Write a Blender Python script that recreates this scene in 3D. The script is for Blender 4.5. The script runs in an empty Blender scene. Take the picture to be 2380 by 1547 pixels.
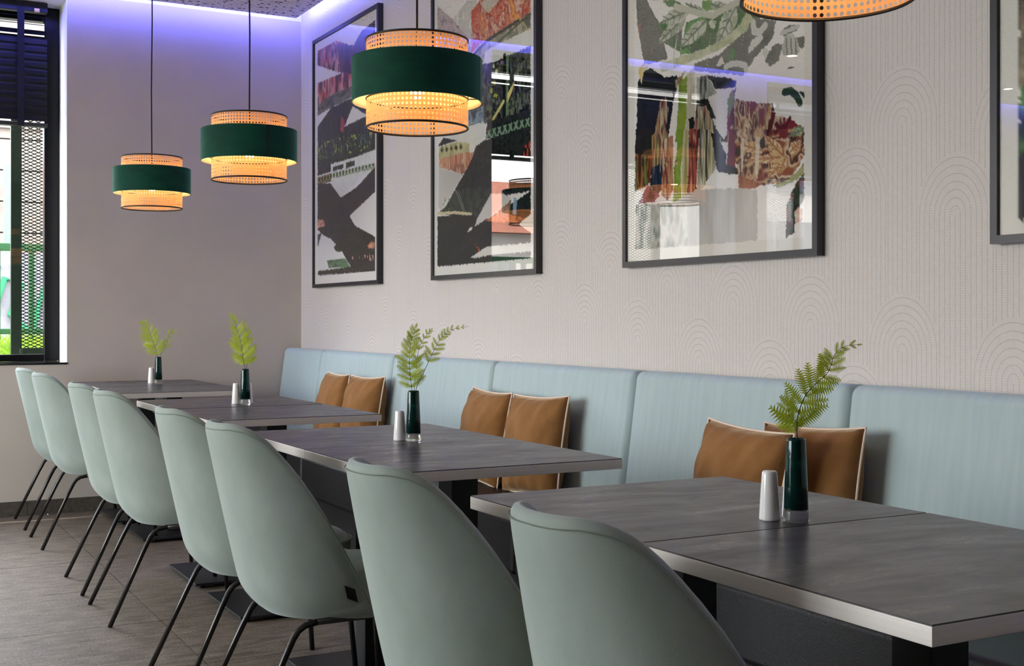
import bpy, bmesh, math, random
import numpy as np
from mathutils import Vector, Matrix

random.seed(7)
np.random.seed(7)
S = bpy.context.scene
COL = S.collection
PI = math.pi

# ------------------------------------------------------------------ camera
F_PX, CX, HORIZON = 2869.0, 1190.0, 740.0
YAW = math.atan((CX + 373.0) / F_PX)
CAM_H = 1.112
cam_data = bpy.data.cameras.new('camera')
cam_data.sensor_width = 36.0
cam_data.lens = 36.0 * F_PX / 2380.0
cam_data.shift_y = -(773.5 - HORIZON) / 2380.0
cam_data.clip_start = 0.05
cam_data.clip_end = 200
cam = bpy.data.objects.new('camera', cam_data)
cam.location = (0, 0, CAM_H)
cam.rotation_euler = (PI / 2, 0, -YAW)
COL.objects.link(cam)
S.camera = cam

# ------------------------------------------------------------------ world, sun, exposure
SKY_STRENGTH = 6.6
EXPOSURE = 1.0
w = bpy.data.worlds.new('sky')
S.world = w
w.use_nodes = True
nt = w.node_tree
nt.nodes.clear()
wo = nt.nodes.new('ShaderNodeOutputWorld')
bg = nt.nodes.new('ShaderNodeBackground')
tc = nt.nodes.new('ShaderNodeTexCoord')
nz = nt.nodes.new('ShaderNodeTexNoise')
nz.inputs['Scale'].default_value = 2.2
nz.inputs['Detail'].default_value = 4
rp = nt.nodes.new('ShaderNodeValToRGB')
rp.color_ramp.elements[0].position = 0.42
rp.color_ramp.elements[0].color = (0.74, 0.86, 1.0, 1)
rp.color_ramp.elements[1].position = 0.62
rp.color_ramp.elements[1].color = (1.0, 0.975, 0.94, 1)
nt.links.new(tc.outputs['Generated'], nz.inputs['Vector'])
nt.links.new(nz.outputs['Fac'], rp.inputs['Fac'])
nt.links.new(rp.outputs['Color'], bg.inputs['Color'])
bg.inputs['Strength'].default_value = SKY_STRENGTH
nt.links.new(bg.outputs['Background'], wo.inputs['Surface'])

sun_d = bpy.data.lights.new('sun', 'SUN')
sun_d.energy = 5.0
sun_d.color = (1.0, 0.95, 0.86)
sun_d.angle = 0.01
sun = bpy.data.objects.new('sun', sun_d)
sun.rotation_euler = Vector((-0.50, 0.18, 0.85)).to_track_quat('Z', 'Y').to_euler()
COL.objects.link(sun)

# daylight portals over the window openings (they only guide sampling of the sky)
def portal(name, loc, rot, sx, sy):
    d = bpy.data.lights.new(name, 'AREA')
    d.shape = 'RECTANGLE'
    d.size, d.size_y = sx, sy
    d.cycles.is_portal = True
    o = bpy.data.objects.new(name, d)
    o.location = loc
    o.rotation_euler = rot
    COL.objects.link(o)
portal('window_portal', (-1.1, 8.1, 1.92), (-PI / 2, 0, 0), 5.0, 2.4)
portal('window_portal', (-4.66, 4.75, 1.57), (0, -PI / 2, 0), 2.8, 5.0)

vs = S.view_settings
vs.view_transform = 'Standard'
vs.look = 'None'
vs.gamma = 1
vs.use_curve_mapping = False
vs.exposure = EXPOSURE

# ------------------------------------------------------------------ helpers
def lin(c):
    c = [x / 255.0 for x in c]
    return tuple(x / 12.92 if x <= 0.04045 else ((x + 0.055) / 1.055) ** 2.4 for x in c)

class MB:
    """collects faces and builds ONE mesh object"""
    def __init__(self):
        self.v, self.f, self.m = [], [], []
    def add(self, vs_, fs, mi=0):
        o = len(self.v)
        self.v += [tuple(p) for p in vs_]
        self.f += [tuple(i + o for i in f) for f in fs]
        self.m += [mi] * len(fs)
        return self
    def box(self, x0, x1, y0, y1, z0, z1, mi=0):
        v = [(x0, y0, z0), (x1, y0, z0), (x1, y1, z0), (x0, y1, z0), (x0, y0, z1), (x1, y0, z1), (x1, y1, z1), (x0, y1, z1)]
        f = [(3, 2, 1, 0), (4, 5, 6, 7), (0, 1, 5, 4), (1, 2, 6, 5), (2, 3, 7, 6), (3, 0, 4, 7)]
        return self.add(v, f, mi)
    def lathe(self, prof, n=32, c=(0, 0), cap=True, mi=0):
        v, f = [], []
        for r, z in prof:
            for k in range(n):
                a = 2 * PI * k / n
                v.append((c[0] + r * math.cos(a), c[1] + r * math.sin(a), z))
        for i in range(len(prof) - 1):
            for k in range(n):
                a, b = i * n + k, i * n + (k + 1) % n
                f.append((a, b, b + n, a + n))
        if cap:
            if prof[0][0] > 1e-6: f.append(tuple(range(n))[::-1])
            if prof[-1][0] > 1e-6: f.append(tuple((len(prof) - 1) * n + k for k in range(n)))
        return self.add(v, f, mi)
    def tube(self, pts, r, n=8, cap=True, closed=False, mi=0):
        P = [Vector(p) for p in pts]
        R = r if isinstance(r, (list, tuple)) else [r] * len(P)
        v, f = [], []
        N = len(P)
        up = None
        for i, p in enumerate(P):
            if closed:
                d = P[(i + 1) % N] - P[i - 1]
            else:
                d = P[min(i + 1, N - 1)] - P[max(i - 1, 0)]
            d.normalize()
            if up is None:
                up = Vector((0, 0, 1)) if abs(d.z) < 0.9 else Vector((1, 0, 0))
            a = up - d * up.dot(d)
            if a.length < 1e-5:
                a = d.orthogonal()
            a.normalize()
            up = a
            b = d.cross(a)
            for k in range(n):
                t = 2 * PI * k / n
                v.append(p + a * (R[i] * math.cos(t)) + b * (R[i] * math.sin(t)))
        for i in range(N if closed else N - 1):
            j = (i + 1) % N
            for k in range(n):
                k2 = (k + 1) % n
                f.append((i * n + k, i * n + k2, j * n + k2, j * n + k))
        if cap and not closed:
            f.append(tuple(range(n))[::-1])
            f.append(tuple((N - 1) * n + k for k in range(n)))
        return self.add(v, f, mi)
    def mesh(self, name, mats, smooth=False):
        me = bpy.data.meshes.new(name)
        me.from_pydata([tuple(p) for p in self.v], [], self.f)
        for m in (mats if isinstance(mats, (list, tuple)) else [mats]):
            me.materials.append(m)
        if any(self.m): me.polygons.foreach_set('material_index', self.m)
        if smooth: me.polygons.foreach_set('use_smooth', [True] * len(me.polygons))
        me.update()
        return me
    def build(self, name, mats, parent=None, smooth=False, bevel=None, seg=2, subsurf=0, auto=None, loc=None):
        me = self.mesh(name, mats, smooth)
        return link(name, me, parent, bevel, seg, subsurf, auto, loc)

def link(name, me, parent=None, bevel=None, seg=2, subsurf=0, auto=None, loc=None):
    o = bpy.data.objects.new(name, me)
    COL.objects.link(o)
    if parent is not None: o.parent = parent
    if loc is not None: o.location = loc
    if bevel:
        b = o.modifiers.new('bevel', 'BEVEL')
        b.width, b.segments, b.limit_method = bevel, seg, 'ANGLE'
        b.harden_normals = False
        me.polygons.foreach_set('use_smooth', [True] * len(me.polygons))
        o.modifiers.new('wn', 'WEIGHTED_NORMAL')
    if subsurf:
        s = o.modifiers.new('subsurf', 'SUBSURF')
        s.levels = s.render_levels = subsurf
    if auto:
        me.polygons.foreach_set('use_smooth', [True] * len(me.polygons))
        e = o.modifiers.new('split', 'EDGE_SPLIT')
        e.split_angle = math.radians(auto)
    return o

def empty(name, label, cat, loc=(0, 0, 0), rz=0, group=None):
    o = bpy.data.objects.new(name, None)
    o.empty_display_size = 0.1
    COL.objects.link(o)
    o.location = loc
    o.rotation_euler = (0, 0, rz)
    return tag(o, label, cat, group)

def tag(o, label, cat, group=None):
    o['label'] = label
    o['category'] = cat
    if group: o['group'] = group
    return o

def struct(o):
    o['kind'] = 'structure'
    return o

def copy_tree(o, parent=None):
    c = o.copy()
    COL.objects.link(c)
    c.parent = parent
    if parent is not None: c.matrix_parent_inverse = o.matrix_parent_inverse.copy()
    for ch in [k for k in ALL_CHILDREN(o)]:
        copy_tree(ch, c)
    return c

def ALL_CHILDREN(o):
    return [k for k in list(COL.objects) if k.parent == o]

# ------------------------------------------------------------------ materials
def mat(name, rgb, rough=0.6, metal=0.0, var=None, vscale=(20, 20, 20), vdetail=4, bump=0.0, bscale=(200, 200, 200),
        sheen=0.0, sheen_tint=(1, 1, 1), sheen_rough=0.4, spec=0.5, coat=0.0, trans=0.0, ior=1.45, emis=None, estr=0.0, alpha=1.0, coord='Object', srgb=True,
        rough_var=0.0, bdist=0.002):
    m = bpy.data.materials.new(name)
    m.use_nodes = True
    n = m.node_tree.nodes
    L = m.node_tree.links
    p = n['Principled BSDF']
    c = lin(rgb) if srgb else rgb
    p.inputs['Base Color'].default_value = (*c, 1)
    p.inputs['Roughness'].default_value = rough
    p.inputs['Metallic'].default_value = metal
    p.inputs['Specular IOR Level'].default_value = spec
    p.inputs['IOR'].default_value = ior
    p.inputs['Coat Weight'].default_value = coat
    p.inputs['Coat Roughness'].default_value = 0.05
    p.inputs['Transmission Weight'].default_value = trans
    p.inputs['Alpha'].default_value = alpha
    if sheen:
        p.inputs['Sheen Weight'].default_value = sheen
        p.inputs['Sheen Roughness'].default_value = sheen_rough
        p.inputs['Sheen Tint'].default_value = (*sheen_tint, 1)
    if emis is not None:
        p.inputs['Emission Color'].default_value = (*emis, 1)
        p.inputs['Emission Strength'].default_value = estr
    t = None
    if var is not None or bump:
        t = n.new('ShaderNodeTexCoord')
    if var is not None:
        mp = n.new('ShaderNodeMapping')
        mp.inputs['Scale'].default_value = vscale
        L.new(t.outputs[coord], mp.inputs['Vector'])
        nz_ = n.new('ShaderNodeTexNoise')
        nz_.inputs['Scale'].default_value = 1.0
        nz_.inputs['Detail'].default_value = vdetail
        L.new(mp.outputs['Vector'], nz_.inputs['Vector'])
        r = n.new('ShaderNodeValToRGB')
        r.color_ramp.elements[0].position = 0.32
        r.color_ramp.elements[1].position = 0.68
        v0 = lin(var) if srgb else var
        r.color_ramp.elements[0].color = (*c, 1)
        r.color_ramp.elements[1].color = (*v0, 1)
        L.new(nz_.outputs['Fac'], r.inputs['Fac'])
        L.new(r.outputs['Color'], p.inputs['Base Color'])
        if rough_var:
            ma = n.new('ShaderNodeMath'); ma.operation = 'MULTIPLY_ADD'
            ma.inputs[1].default_value = rough_var
            ma.inputs[2].default_value = rough - rough_var / 2
            L.new(nz_.outputs['Fac'], ma.inputs[0])
            L.new(ma.outputs[0], p.inputs['Roughness'])
    if bump:
        mp2 = n.new('ShaderNodeMapping')
        mp2.inputs['Scale'].default_value = bscale
        L.new(t.outputs[coord], mp2.inputs['Vector'])
        n2 = n.new('ShaderNodeTexNoise')
        n2.inputs['Scale'].default_value = 1.0
        n2.inputs['Detail'].default_value = 3
        L.new(mp2.outputs['Vector'], n2.inputs['Vector'])
        b = n.new('ShaderNodeBump')
        b.inputs['Strength'].default_value = bump
        b.inputs['Distance'].default_value = bdist
        L.new(n2.outputs['Fac'], b.inputs['Height'])
        L.new(b.outputs['Normal'], p.inputs['Normal'])
    return m

def glass_pane(name, tint=(1, 1, 1), ior=1.5, rough=0.0):
    """thin flat glass: clear see-through mixed with a mirror reflection by Fresnel"""
    m = bpy.data.materials.new(name)
    m.use_nodes = True
    n = m.node_tree.nodes
    L = m.node_tree.links
    n.clear()
    o = n.new('ShaderNodeOutputMaterial')
    mx = n.new('ShaderNodeMixShader')
    tr = n.new('ShaderNodeBsdfTransparent')
    tr.inputs['Color'].default_value = (*tint, 1)
    gl = n.new('ShaderNodeBsdfGlossy')
    gl.inputs['Roughness'].default_value = rough
    # Schlick reflectance from the angle between surface and sight line, the same on both faces
    f0 = ((ior - 1) / (ior + 1)) ** 2
    ge = n.new('ShaderNodeNewGeometry')
    dt = n.new('ShaderNodeVectorMath'); dt.operation = 'DOT_PRODUCT'
    L.new(ge.outputs['Normal'], dt.inputs[0]); L.new(ge.outputs['Incoming'], dt.inputs[1])
    ab = n.new('ShaderNodeMath'); ab.operation = 'ABSOLUTE'; L.new(dt.outputs['Value'], ab.inputs[0])
    su = n.new('ShaderNodeMath'); su.operation = 'SUBTRACT'; su.inputs[0].default_value = 1.0; L.new(ab.outputs[0], su.inputs[1])
    pw = n.new('ShaderNodeMath'); pw.operation = 'POWER'; pw.inputs[1].default_value = 5.0; L.new(su.outputs[0], pw.inputs[0])
    ma = n.new('ShaderNodeMath'); ma.operation = 'MULTIPLY_ADD'; ma.inputs[1].default_value = 1 - f0; ma.inputs[2].default_value = f0
    L.new(pw.outputs[0], ma.inputs[0])
    L.new(ma.outputs[0], mx.inputs['Fac'])
    L.new(tr.outputs['BSDF'], mx.inputs[1])
    L.new(gl.outputs['BSDF'], mx.inputs[2])
    L.new(mx.outputs['Shader'], o.inputs['Surface'])
    return m

def translucent(name, rgb, trans=0.5, rough=0.6, rgb2=None, scale=(400, 400, 400)):
    m = bpy.data.materials.new(name)
    m.use_nodes = True
    n = m.node_tree.nodes
    L = m.node_tree.links
    n.clear()
    o = n.new('ShaderNodeOutputMaterial')
    mx = n.new('ShaderNodeMixShader')
    mx.inputs['Fac'].default_value = trans
    df = n.new('ShaderNodeBsdfPrincipled')
    df.inputs['Roughness'].default_value = rough
    tl = n.new('ShaderNodeBsdfTranslucent')
    c = lin(rgb)
    df.inputs['Base Color'].default_value = (*c, 1)
    tl.inputs['Color'].default_value = (*c, 1)
    if rgb2 is not None:
        t = n.new('ShaderNodeTexCoord')
        mp = n.new('ShaderNodeMapping'); mp.inputs['Scale'].default_value = scale
        nz_ = n.new('ShaderNodeTexNoise'); nz_.inputs['Scale'].default_value = 1
        r = n.new('ShaderNodeValToRGB')
        r.color_ramp.elements[0].position = 0.35
        r.color_ramp.elements[1].position = 0.65
        r.color_ramp.elements[0].color = (*c, 1)
        r.color_ramp.elements[1].color = (*lin(rgb2), 1)
        L.new(t.outputs['Object'], mp.inputs['Vector']); L.new(mp.outputs['Vector'], nz_.inputs['Vector'])
        L.new(nz_.outputs['Fac'], r.inputs['Fac'])
        L.new(r.outputs['Color'], df.inputs['Base Color']); L.new(r.outputs['Color'], tl.inputs['Color'])
    L.new(df.outputs['BSDF'], mx.inputs[1])
    L.new(tl.outputs['BSDF'], mx.inputs[2])
    L.new(mx.outputs['Shader'], o.inputs['Surface'])
    return m

M = {}
M['wallpaper'] = mat('wallpaper', (212, 206, 199), 0.6, var=(207, 201, 194), vscale=(90, 90, 60), bump=0.06, bscale=(500, 500, 260), bdist=0.0004)
M['dots'] = mat('wallpaper_beads', (150, 143, 136), 0.35, spec=0.7)
M['plaster'] = mat('plaster', (203, 192, 180), 0.85, var=(196, 186, 174), vscale=(3, 3, 3), bump=0.2, bscale=(260, 260, 260), bdist=0.0006)
M['brown_wall'] = mat('brown_wall', (78, 62, 50), 0.8)
M['white_paint'] = mat('white_paint', (240, 240, 240), 0.7)
M['ceiling'] = None
M['slab'] = mat('slab', (225, 225, 225), 0.9)
M['led'] = mat('led_diffuser', (240, 240, 255), 0.4, emis=(0.13, 0.14, 1.0), estr=34.0)
M['frame_black'] = mat('window_frame_black', (14, 15, 18), 0.3, spec=0.3)
M['sill'] = mat('sill_black', (22, 22, 25), 0.12)
M['slat'] = mat('blind_slat_black', (14, 14, 16), 0.45)
M['tape'] = mat('blind_tape', (22, 24, 40), 0.8)
M['pane'] = glass_pane('window_glass')
M['picture_glass'] = glass_pane('picture_glass', ior=1.62)
M['picture_frame'] = mat('picture_frame_black', (30, 30, 33), 0.32, spec=0.6, var=(36, 36, 40), vscale=(6, 6, 60))
M['skirting'] = mat('skirting_stone', (92, 84, 76), 0.5, var=(70, 64, 58), vscale=(40, 40, 40), bump=0.3, bscale=(150, 150, 150))
M['velvet_bench'] = mat('bench_velvet', (180, 198, 198), 0.8, var=(172, 192, 193), vscale=(7, 60, 5), sheen=0.25, sheen_tint=(0.75, 0.9, 1.0), bump=0.15, bscale=(900, 900, 500), spec=0.2)
M['leather'] = mat('seat_leather', (17, 19, 23), 0.40, var=(13, 14, 17), vscale=(8, 8, 8), bump=0.5, bscale=(380, 380, 380), bdist=0.002)
M['plinth'] = mat('plinth_black', (16, 16, 17), 0.6)
M['velvet_chair'] = mat('chair_velvet', (157, 169, 161), 0.85, var=(143, 156, 147), vscale=(9, 9, 5), sheen=0.45, sheen_tint=(0.85, 0.95, 0.95), bump=0.35, bscale=(420, 420, 420), bdist=0.0012, spec=0.2)
M['chair_seam'] = mat('chair_seam', (118, 128, 116), 0.9)
M['tube'] = mat('black_tube', (24, 23, 22), 0.25, metal=0.0, spec=0.6)
M['tag'] = mat('tag_black', (10, 10, 11), 0.6)
M['edge'] = mat('edge_band', (222, 217, 209), 0.34, metal=0.3, var=(212, 207, 199), vscale=(4, 4, 260))
M['column'] = mat('column_black', (22, 23, 26), 0.38)
M['plate'] = mat('base_plate_black', (34, 35, 38), 0.45, var=(28, 29, 32), vscale=(30, 30, 30))
M['pillow'] = mat('pillow_velvet', (150, 108, 64), 0.85, var=(128, 88, 48), vscale=(9, 9, 9), vdetail=6, sheen=0.4, sheen_tint=(1, 0.8, 0.55), bump=0.35, bscale=(60, 60, 60), bdist=0.006, spec=0.15)
M['piping'] = mat('pillow_piping', (232, 214, 192), 0.8)
M['cane'] = translucent('cane_webbing', (240, 198, 142), 0.5, 0.5, (222, 170, 108), (500, 500, 900))
M['velvet_green'] = mat('shade_velvet', (16, 74, 56), 0.75, var=(12, 58, 45), vscale=(8, 8, 22), sheen=0.9, sheen_tint=(0.30, 0.85, 0.62), sheen_rough=0.35, spec=0.2)
M['lining'] = mat('shade_lining', (240, 226, 200), 0.7)
M['trim_black'] = mat('shade_trim', (16, 15, 15), 0.5)
M['cord'] = mat('lamp_cord', (18, 16, 16), 0.7)
M['bulb'] = mat('bulb_glow', (255, 220, 160), 0.3, emis=(1.0, 0.57, 0.25), estr=52.0)
M['socket'] = mat('lamp_socket', (24, 22, 22), 0.4)
M['china'] = mat('white_china', (246, 245, 242), 0.12, coat=0.4)
M['hole'] = mat('shaker_hole', (40, 38, 36), 0.8)
M['vase_teal'] = mat('vase_glass_teal', (8, 78, 72), 0.04, trans=0.75, ior=1.45, spec=0.7)
M['vase_core'] = mat('vase_core', (2, 18, 22), 0.08, spec=0.5)
M['vase_base'] = mat('vase_glass_clear', (226, 226, 218), 0.03, trans=0.92, ior=1.45)
M['fern'] = translucent('fern_leaf', (206, 214, 64), 0.5, 0.5, (160, 188, 44), (30, 30, 30))
M['stem'] = mat('fern_stem', (52, 54, 28), 0.6)
M['spot_ring'] = mat('downlight_ring', (235, 235, 235), 0.4)
M['spot_glow'] = mat('downlight_glow', (255, 240, 220), 0.4, emis=(1.0, 0.86, 0.66), estr=25.0)
M['shutter'] = mat('shutter_green', (22, 44, 30), 0.5)
M['railing'] = mat('railing_green', (40, 88, 52), 0.5)
M['pillar'] = mat('pillar_green', (104, 138, 110), 0.7, var=(94, 126, 100), vscale=(3, 3, 3))
M['block'] = mat('stone_block', (140, 127, 118), 0.9, var=(116, 105, 98), vscale=(2.5, 2.5, 2.5), vdetail=6)
M['mortar'] = mat('mortar', (84, 78, 74), 0.95)
M['graffiti_white'] = mat('graffiti_white', (132, 130, 134), 0.8, var=(92, 92, 100), vscale=(4, 4, 4))
M['graffiti_green'] = mat('graffiti_green', (40, 130, 84), 0.8)
M['graffiti_blue'] = mat('graffiti_blue', (58, 74, 150), 0.8)
M['soil'] = mat('soil', (96, 78, 62), 0.95, var=(66, 52, 42), vscale=(14, 14, 14), bump=0.8, bscale=(30, 30, 30), bdist=0.03)
M['grass'] = translucent('grass_blade', (150, 178, 50), 0.4, 0.6, (104, 146, 36), (3, 3, 3))
M['asphalt'] = mat('asphalt', (120, 118, 116), 0.9, var=(104, 102, 100), vscale=(2, 2, 2))
M['roof_red'] = mat('roof_tiles', (178, 110, 84), 0.8, var=(150, 86, 64), vscale=(3, 3, 3))
M['house'] = mat('house_wall', (214, 208, 200), 0.9)
M['house_window'] = mat('house_window', (70, 80, 96), 0.2)
M['yellow'] = mat('sign_yellow', (236, 200, 60), 0.6)
M['orange'] = mat('sign_orange', (216, 112, 60), 0.6)
M['sign_green'] = mat('sign_green', (110, 200, 60), 0.6)
M['blind_rail'] = mat('blind_rail', (60, 60, 58), 0.35)
M['brass'] = mat('brass', (170, 140, 80), 0.3, metal=1.0)

def floor_material():
    m = mat('floor_stone', (124, 115, 106), 0.5)
    n = m.node_tree.nodes; L = m.node_tree.links
    p = n['Principled BSDF']
    t = n.new('ShaderNodeTexCoord')
    g = n.new('ShaderNodeNewGeometry')
    def noise(scale, detail):
        mp = n.new('ShaderNodeMapping'); mp.inputs['Scale'].default_value = scale
        L.new(g.outputs['Position'], mp.inputs['Vector'])
        z = n.new('ShaderNodeTexNoise'); z.inputs['Scale'].default_value = 1; z.inputs['Detail'].default_value = detail
        z.inputs['Roughness'].default_value = 0.65
        L.new(mp.outputs['Vector'], z.inputs['Vector'])
        return z
    a = noise((9, 26, 9), 6)
    b = noise((110, 170, 110), 4)
    r = n.new('ShaderNodeValToRGB')
    e = r.color_ramp.elements
    e[0].position = 0.30; e[0].color = (*lin((88, 81, 73)), 1)
    e[1].position = 0.66; e[1].color = (*lin((146, 136, 126)), 1)
    L.new(a.outputs['Fac'], r.inputs['Fac'])
    r2 = n.new('ShaderNodeValToRGB')
    e = r2.color_ramp.elements
    e[0].position = 0.38; e[0].color = (0.50, 0.48, 0.45, 1)
    e[1].position = 0.66; e[1].color = (1.45, 1.4, 1.34, 1)
    L.new(b.outputs['Fac'], r2.inputs['Fac'])
    mx = n.new('ShaderNodeMix'); mx.data_type = 'RGBA'; mx.blend_type = 'MULTIPLY'
    mx.inputs['Factor'].default_value = 1
    L.new(r.outputs['Color'], mx.inputs['A']); L.new(r2.outputs['Color'], mx.inputs['B'])
    L.new(mx.outputs['Result'], p.inputs['Base Color'])
    bp = n.new('ShaderNodeBump'); bp.inputs['Strength'].default_value = 0.6; bp.inputs['Distance'].default_value = 0.006
    ad = n.new('ShaderNodeMath'); ad.operation = 'MULTIPLY_ADD'; ad.inputs[1].default_value = 0.25
    L.new(b.outputs['Fac'], ad.inputs[0]); L.new(a.outputs['Fac'], ad.inputs[2])
    L.new(ad.outputs[0], bp.inputs['Height']); L.new(bp.outputs['Normal'], p.inputs['Normal'])
    p.inputs['Roughness'].default_value = 0.45
    return m
M['floor'] = floor_material()
M['grout'] = mat('grout', (40, 36, 32), 0.95)

def ceiling_material():
    m = mat('acoustic_ceiling', (214, 210, 204), 0.9)
    n = m.node_tree.nodes; L = m.node_tree.links
    p = n['Principled BSDF']
    g = n.new('ShaderNodeNewGeometry')
    fac = None
    for sc, th in ((26.0, 0.24), (60.0, 0.20)):
        mp = n.new('ShaderNodeMapping'); mp.inputs['Scale'].default_value = (sc * 0.8, sc, 0.0)
        mp.inputs['Location'].default_value = (sc, 2.3 * sc, 0.37)
        L.new(g.outputs['Position'], mp.inputs['Vector'])
        v = n.new('ShaderNodeTexVoronoi'); v.feature = 'F1'; v.inputs['Scale'].default_value = 1; v.inputs['Randomness'].default_value = 0.75
        L.new(mp.outputs['Vector'], v.inputs['Vector'])
        lt = n.new('ShaderNodeMath'); lt.operation = 'LESS_THAN'; lt.inputs[1].default_value = th
        L.new(v.outputs['Distance'], lt.inputs[0])
        if fac is None: fac = lt
        else:
            mxx = n.new('ShaderNodeMath'); mxx.operation = 'MAXIMUM'
            L.new(fac.outputs[0], mxx.inputs[0]); L.new(lt.outputs[0], mxx.inputs[1]); fac = mxx
    mx = n.new('ShaderNodeMix'); mx.data_type = 'RGBA'
    mx.inputs['A'].default_value = (*lin((236, 233, 228)), 1)
    mx.inputs['B'].default_value = (*lin((58, 56, 54)), 1)
    L.new(fac.outputs[0], mx.inputs['Factor'])
    L.new(mx.outputs['Result'], p.inputs['Base Color'])
    return m
M['ceiling'] = ceiling_material()

def tabletop_material():
    m = mat('tabletop_slate', (72, 72, 76), 0.4)
    n = m.node_tree.nodes; L = m.node_tree.links
    p = n['Principled BSDF']
    g = n.new('ShaderNodeNewGeometry')
    def noise(scale, rot, detail, dist=0.0):
        mp = n.new('ShaderNodeMapping'); mp.inputs['Scale'].default_value = scale
        mp.inputs['Rotation'].default_value = (0, 0, rot)
        L.new(g.outputs['Position'], mp.inputs['Vector'])
        z = n.new('ShaderNodeTexNoise'); z.inputs['Scale'].default_value = 1; z.inputs['Detail'].default_value = detail
        z.inputs['Roughness'].default_value = 0.62
        z.inputs['Distortion'].default_value = dist
        L.new(mp.outputs['Vector'], z.inputs['Vector'])
        return z
    a = noise((5, 16, 5), 0.12, 8, 0.6)
    r = n.new('ShaderNodeValToRGB')
    e = r.color_ramp.elements
    e[0].position = 0.34; e[0].color = (*lin((50, 48, 48)), 1)
    e[1].position = 0.68; e[1].color = (*lin((82, 83, 85)), 1)
    L.new(a.outputs['Fac'], r.inputs['Fac'])
    L.new(r.outputs['Color'], p.inputs['Base Color'])
    ma = n.new('ShaderNodeMath'); ma.operation = 'MULTIPLY_ADD'; ma.inputs[1].default_value = -0.30; ma.inputs[2].default_value = 0.46
    L.new(a.outputs['Fac'], ma.inputs[0]); L.new(ma.outputs[0], p.inputs['Roughness'])
    bp = n.new('ShaderNodeBump'); bp.inputs['Strength'].default_value = 0.25; bp.inputs['Distance'].default_value = 0.002
    L.new(a.outputs['Fac'], bp.inputs['Height']); L.new(bp.outputs['Normal'], p.inputs['Normal'])
    return m
M['tabletop'] = tabletop_material()

# ------------------------------------------------------------------ room shell
WX = 2.546            # picture wall
BY = 7.44             # window wall (far)
LX = -4.3             # left wall
NY = -2.6             # wall behind the camera
CEIL = 2.958
SLAB = 3.14

# floor: grout bed with every tile its own piece
fl = struct(MB().box(LX, WX, NY, BY, -0.06, -0.004).build('floor', M['grout']))
TX, TY = 0.96, 0.643
tile_mesh = MB().box(0.002, TX - 0.002, 0.002, TY - 0.002, -0.02, 0.0).mesh('tile', M['floor'])
x = 1.04 - TX * 7
while x < WX:
    y = 6.543 - TY * 15
    while y < BY:
        x0, x1, y0, y1 = max(x, LX), min(x + TX, WX), max(y, NY), min(y + TY, BY)
        if x1 - x0 > 0.02 and y1 - y0 > 0.02:
            if x1 - x0 > TX - 1e-4 and y1 - y0 > TY - 1e-4:
                o = link('tile', tile_mesh, fl, loc=(x, y, 0))
            else:
                MB().box(x0 + 0.0015, x1 - 0.0015, y0 + 0.0015, y1 - 0.0015, -0.02, 0.0).build('tile', M['floor'], fl)
        y += TY
    x += TX

# picture wall with embossed wallpaper
wr = struct(MB().box(WX, WX + 0.15, NY, BY + 0.4, 0, SLAB).build('wall_right', M['wallpaper']))

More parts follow.
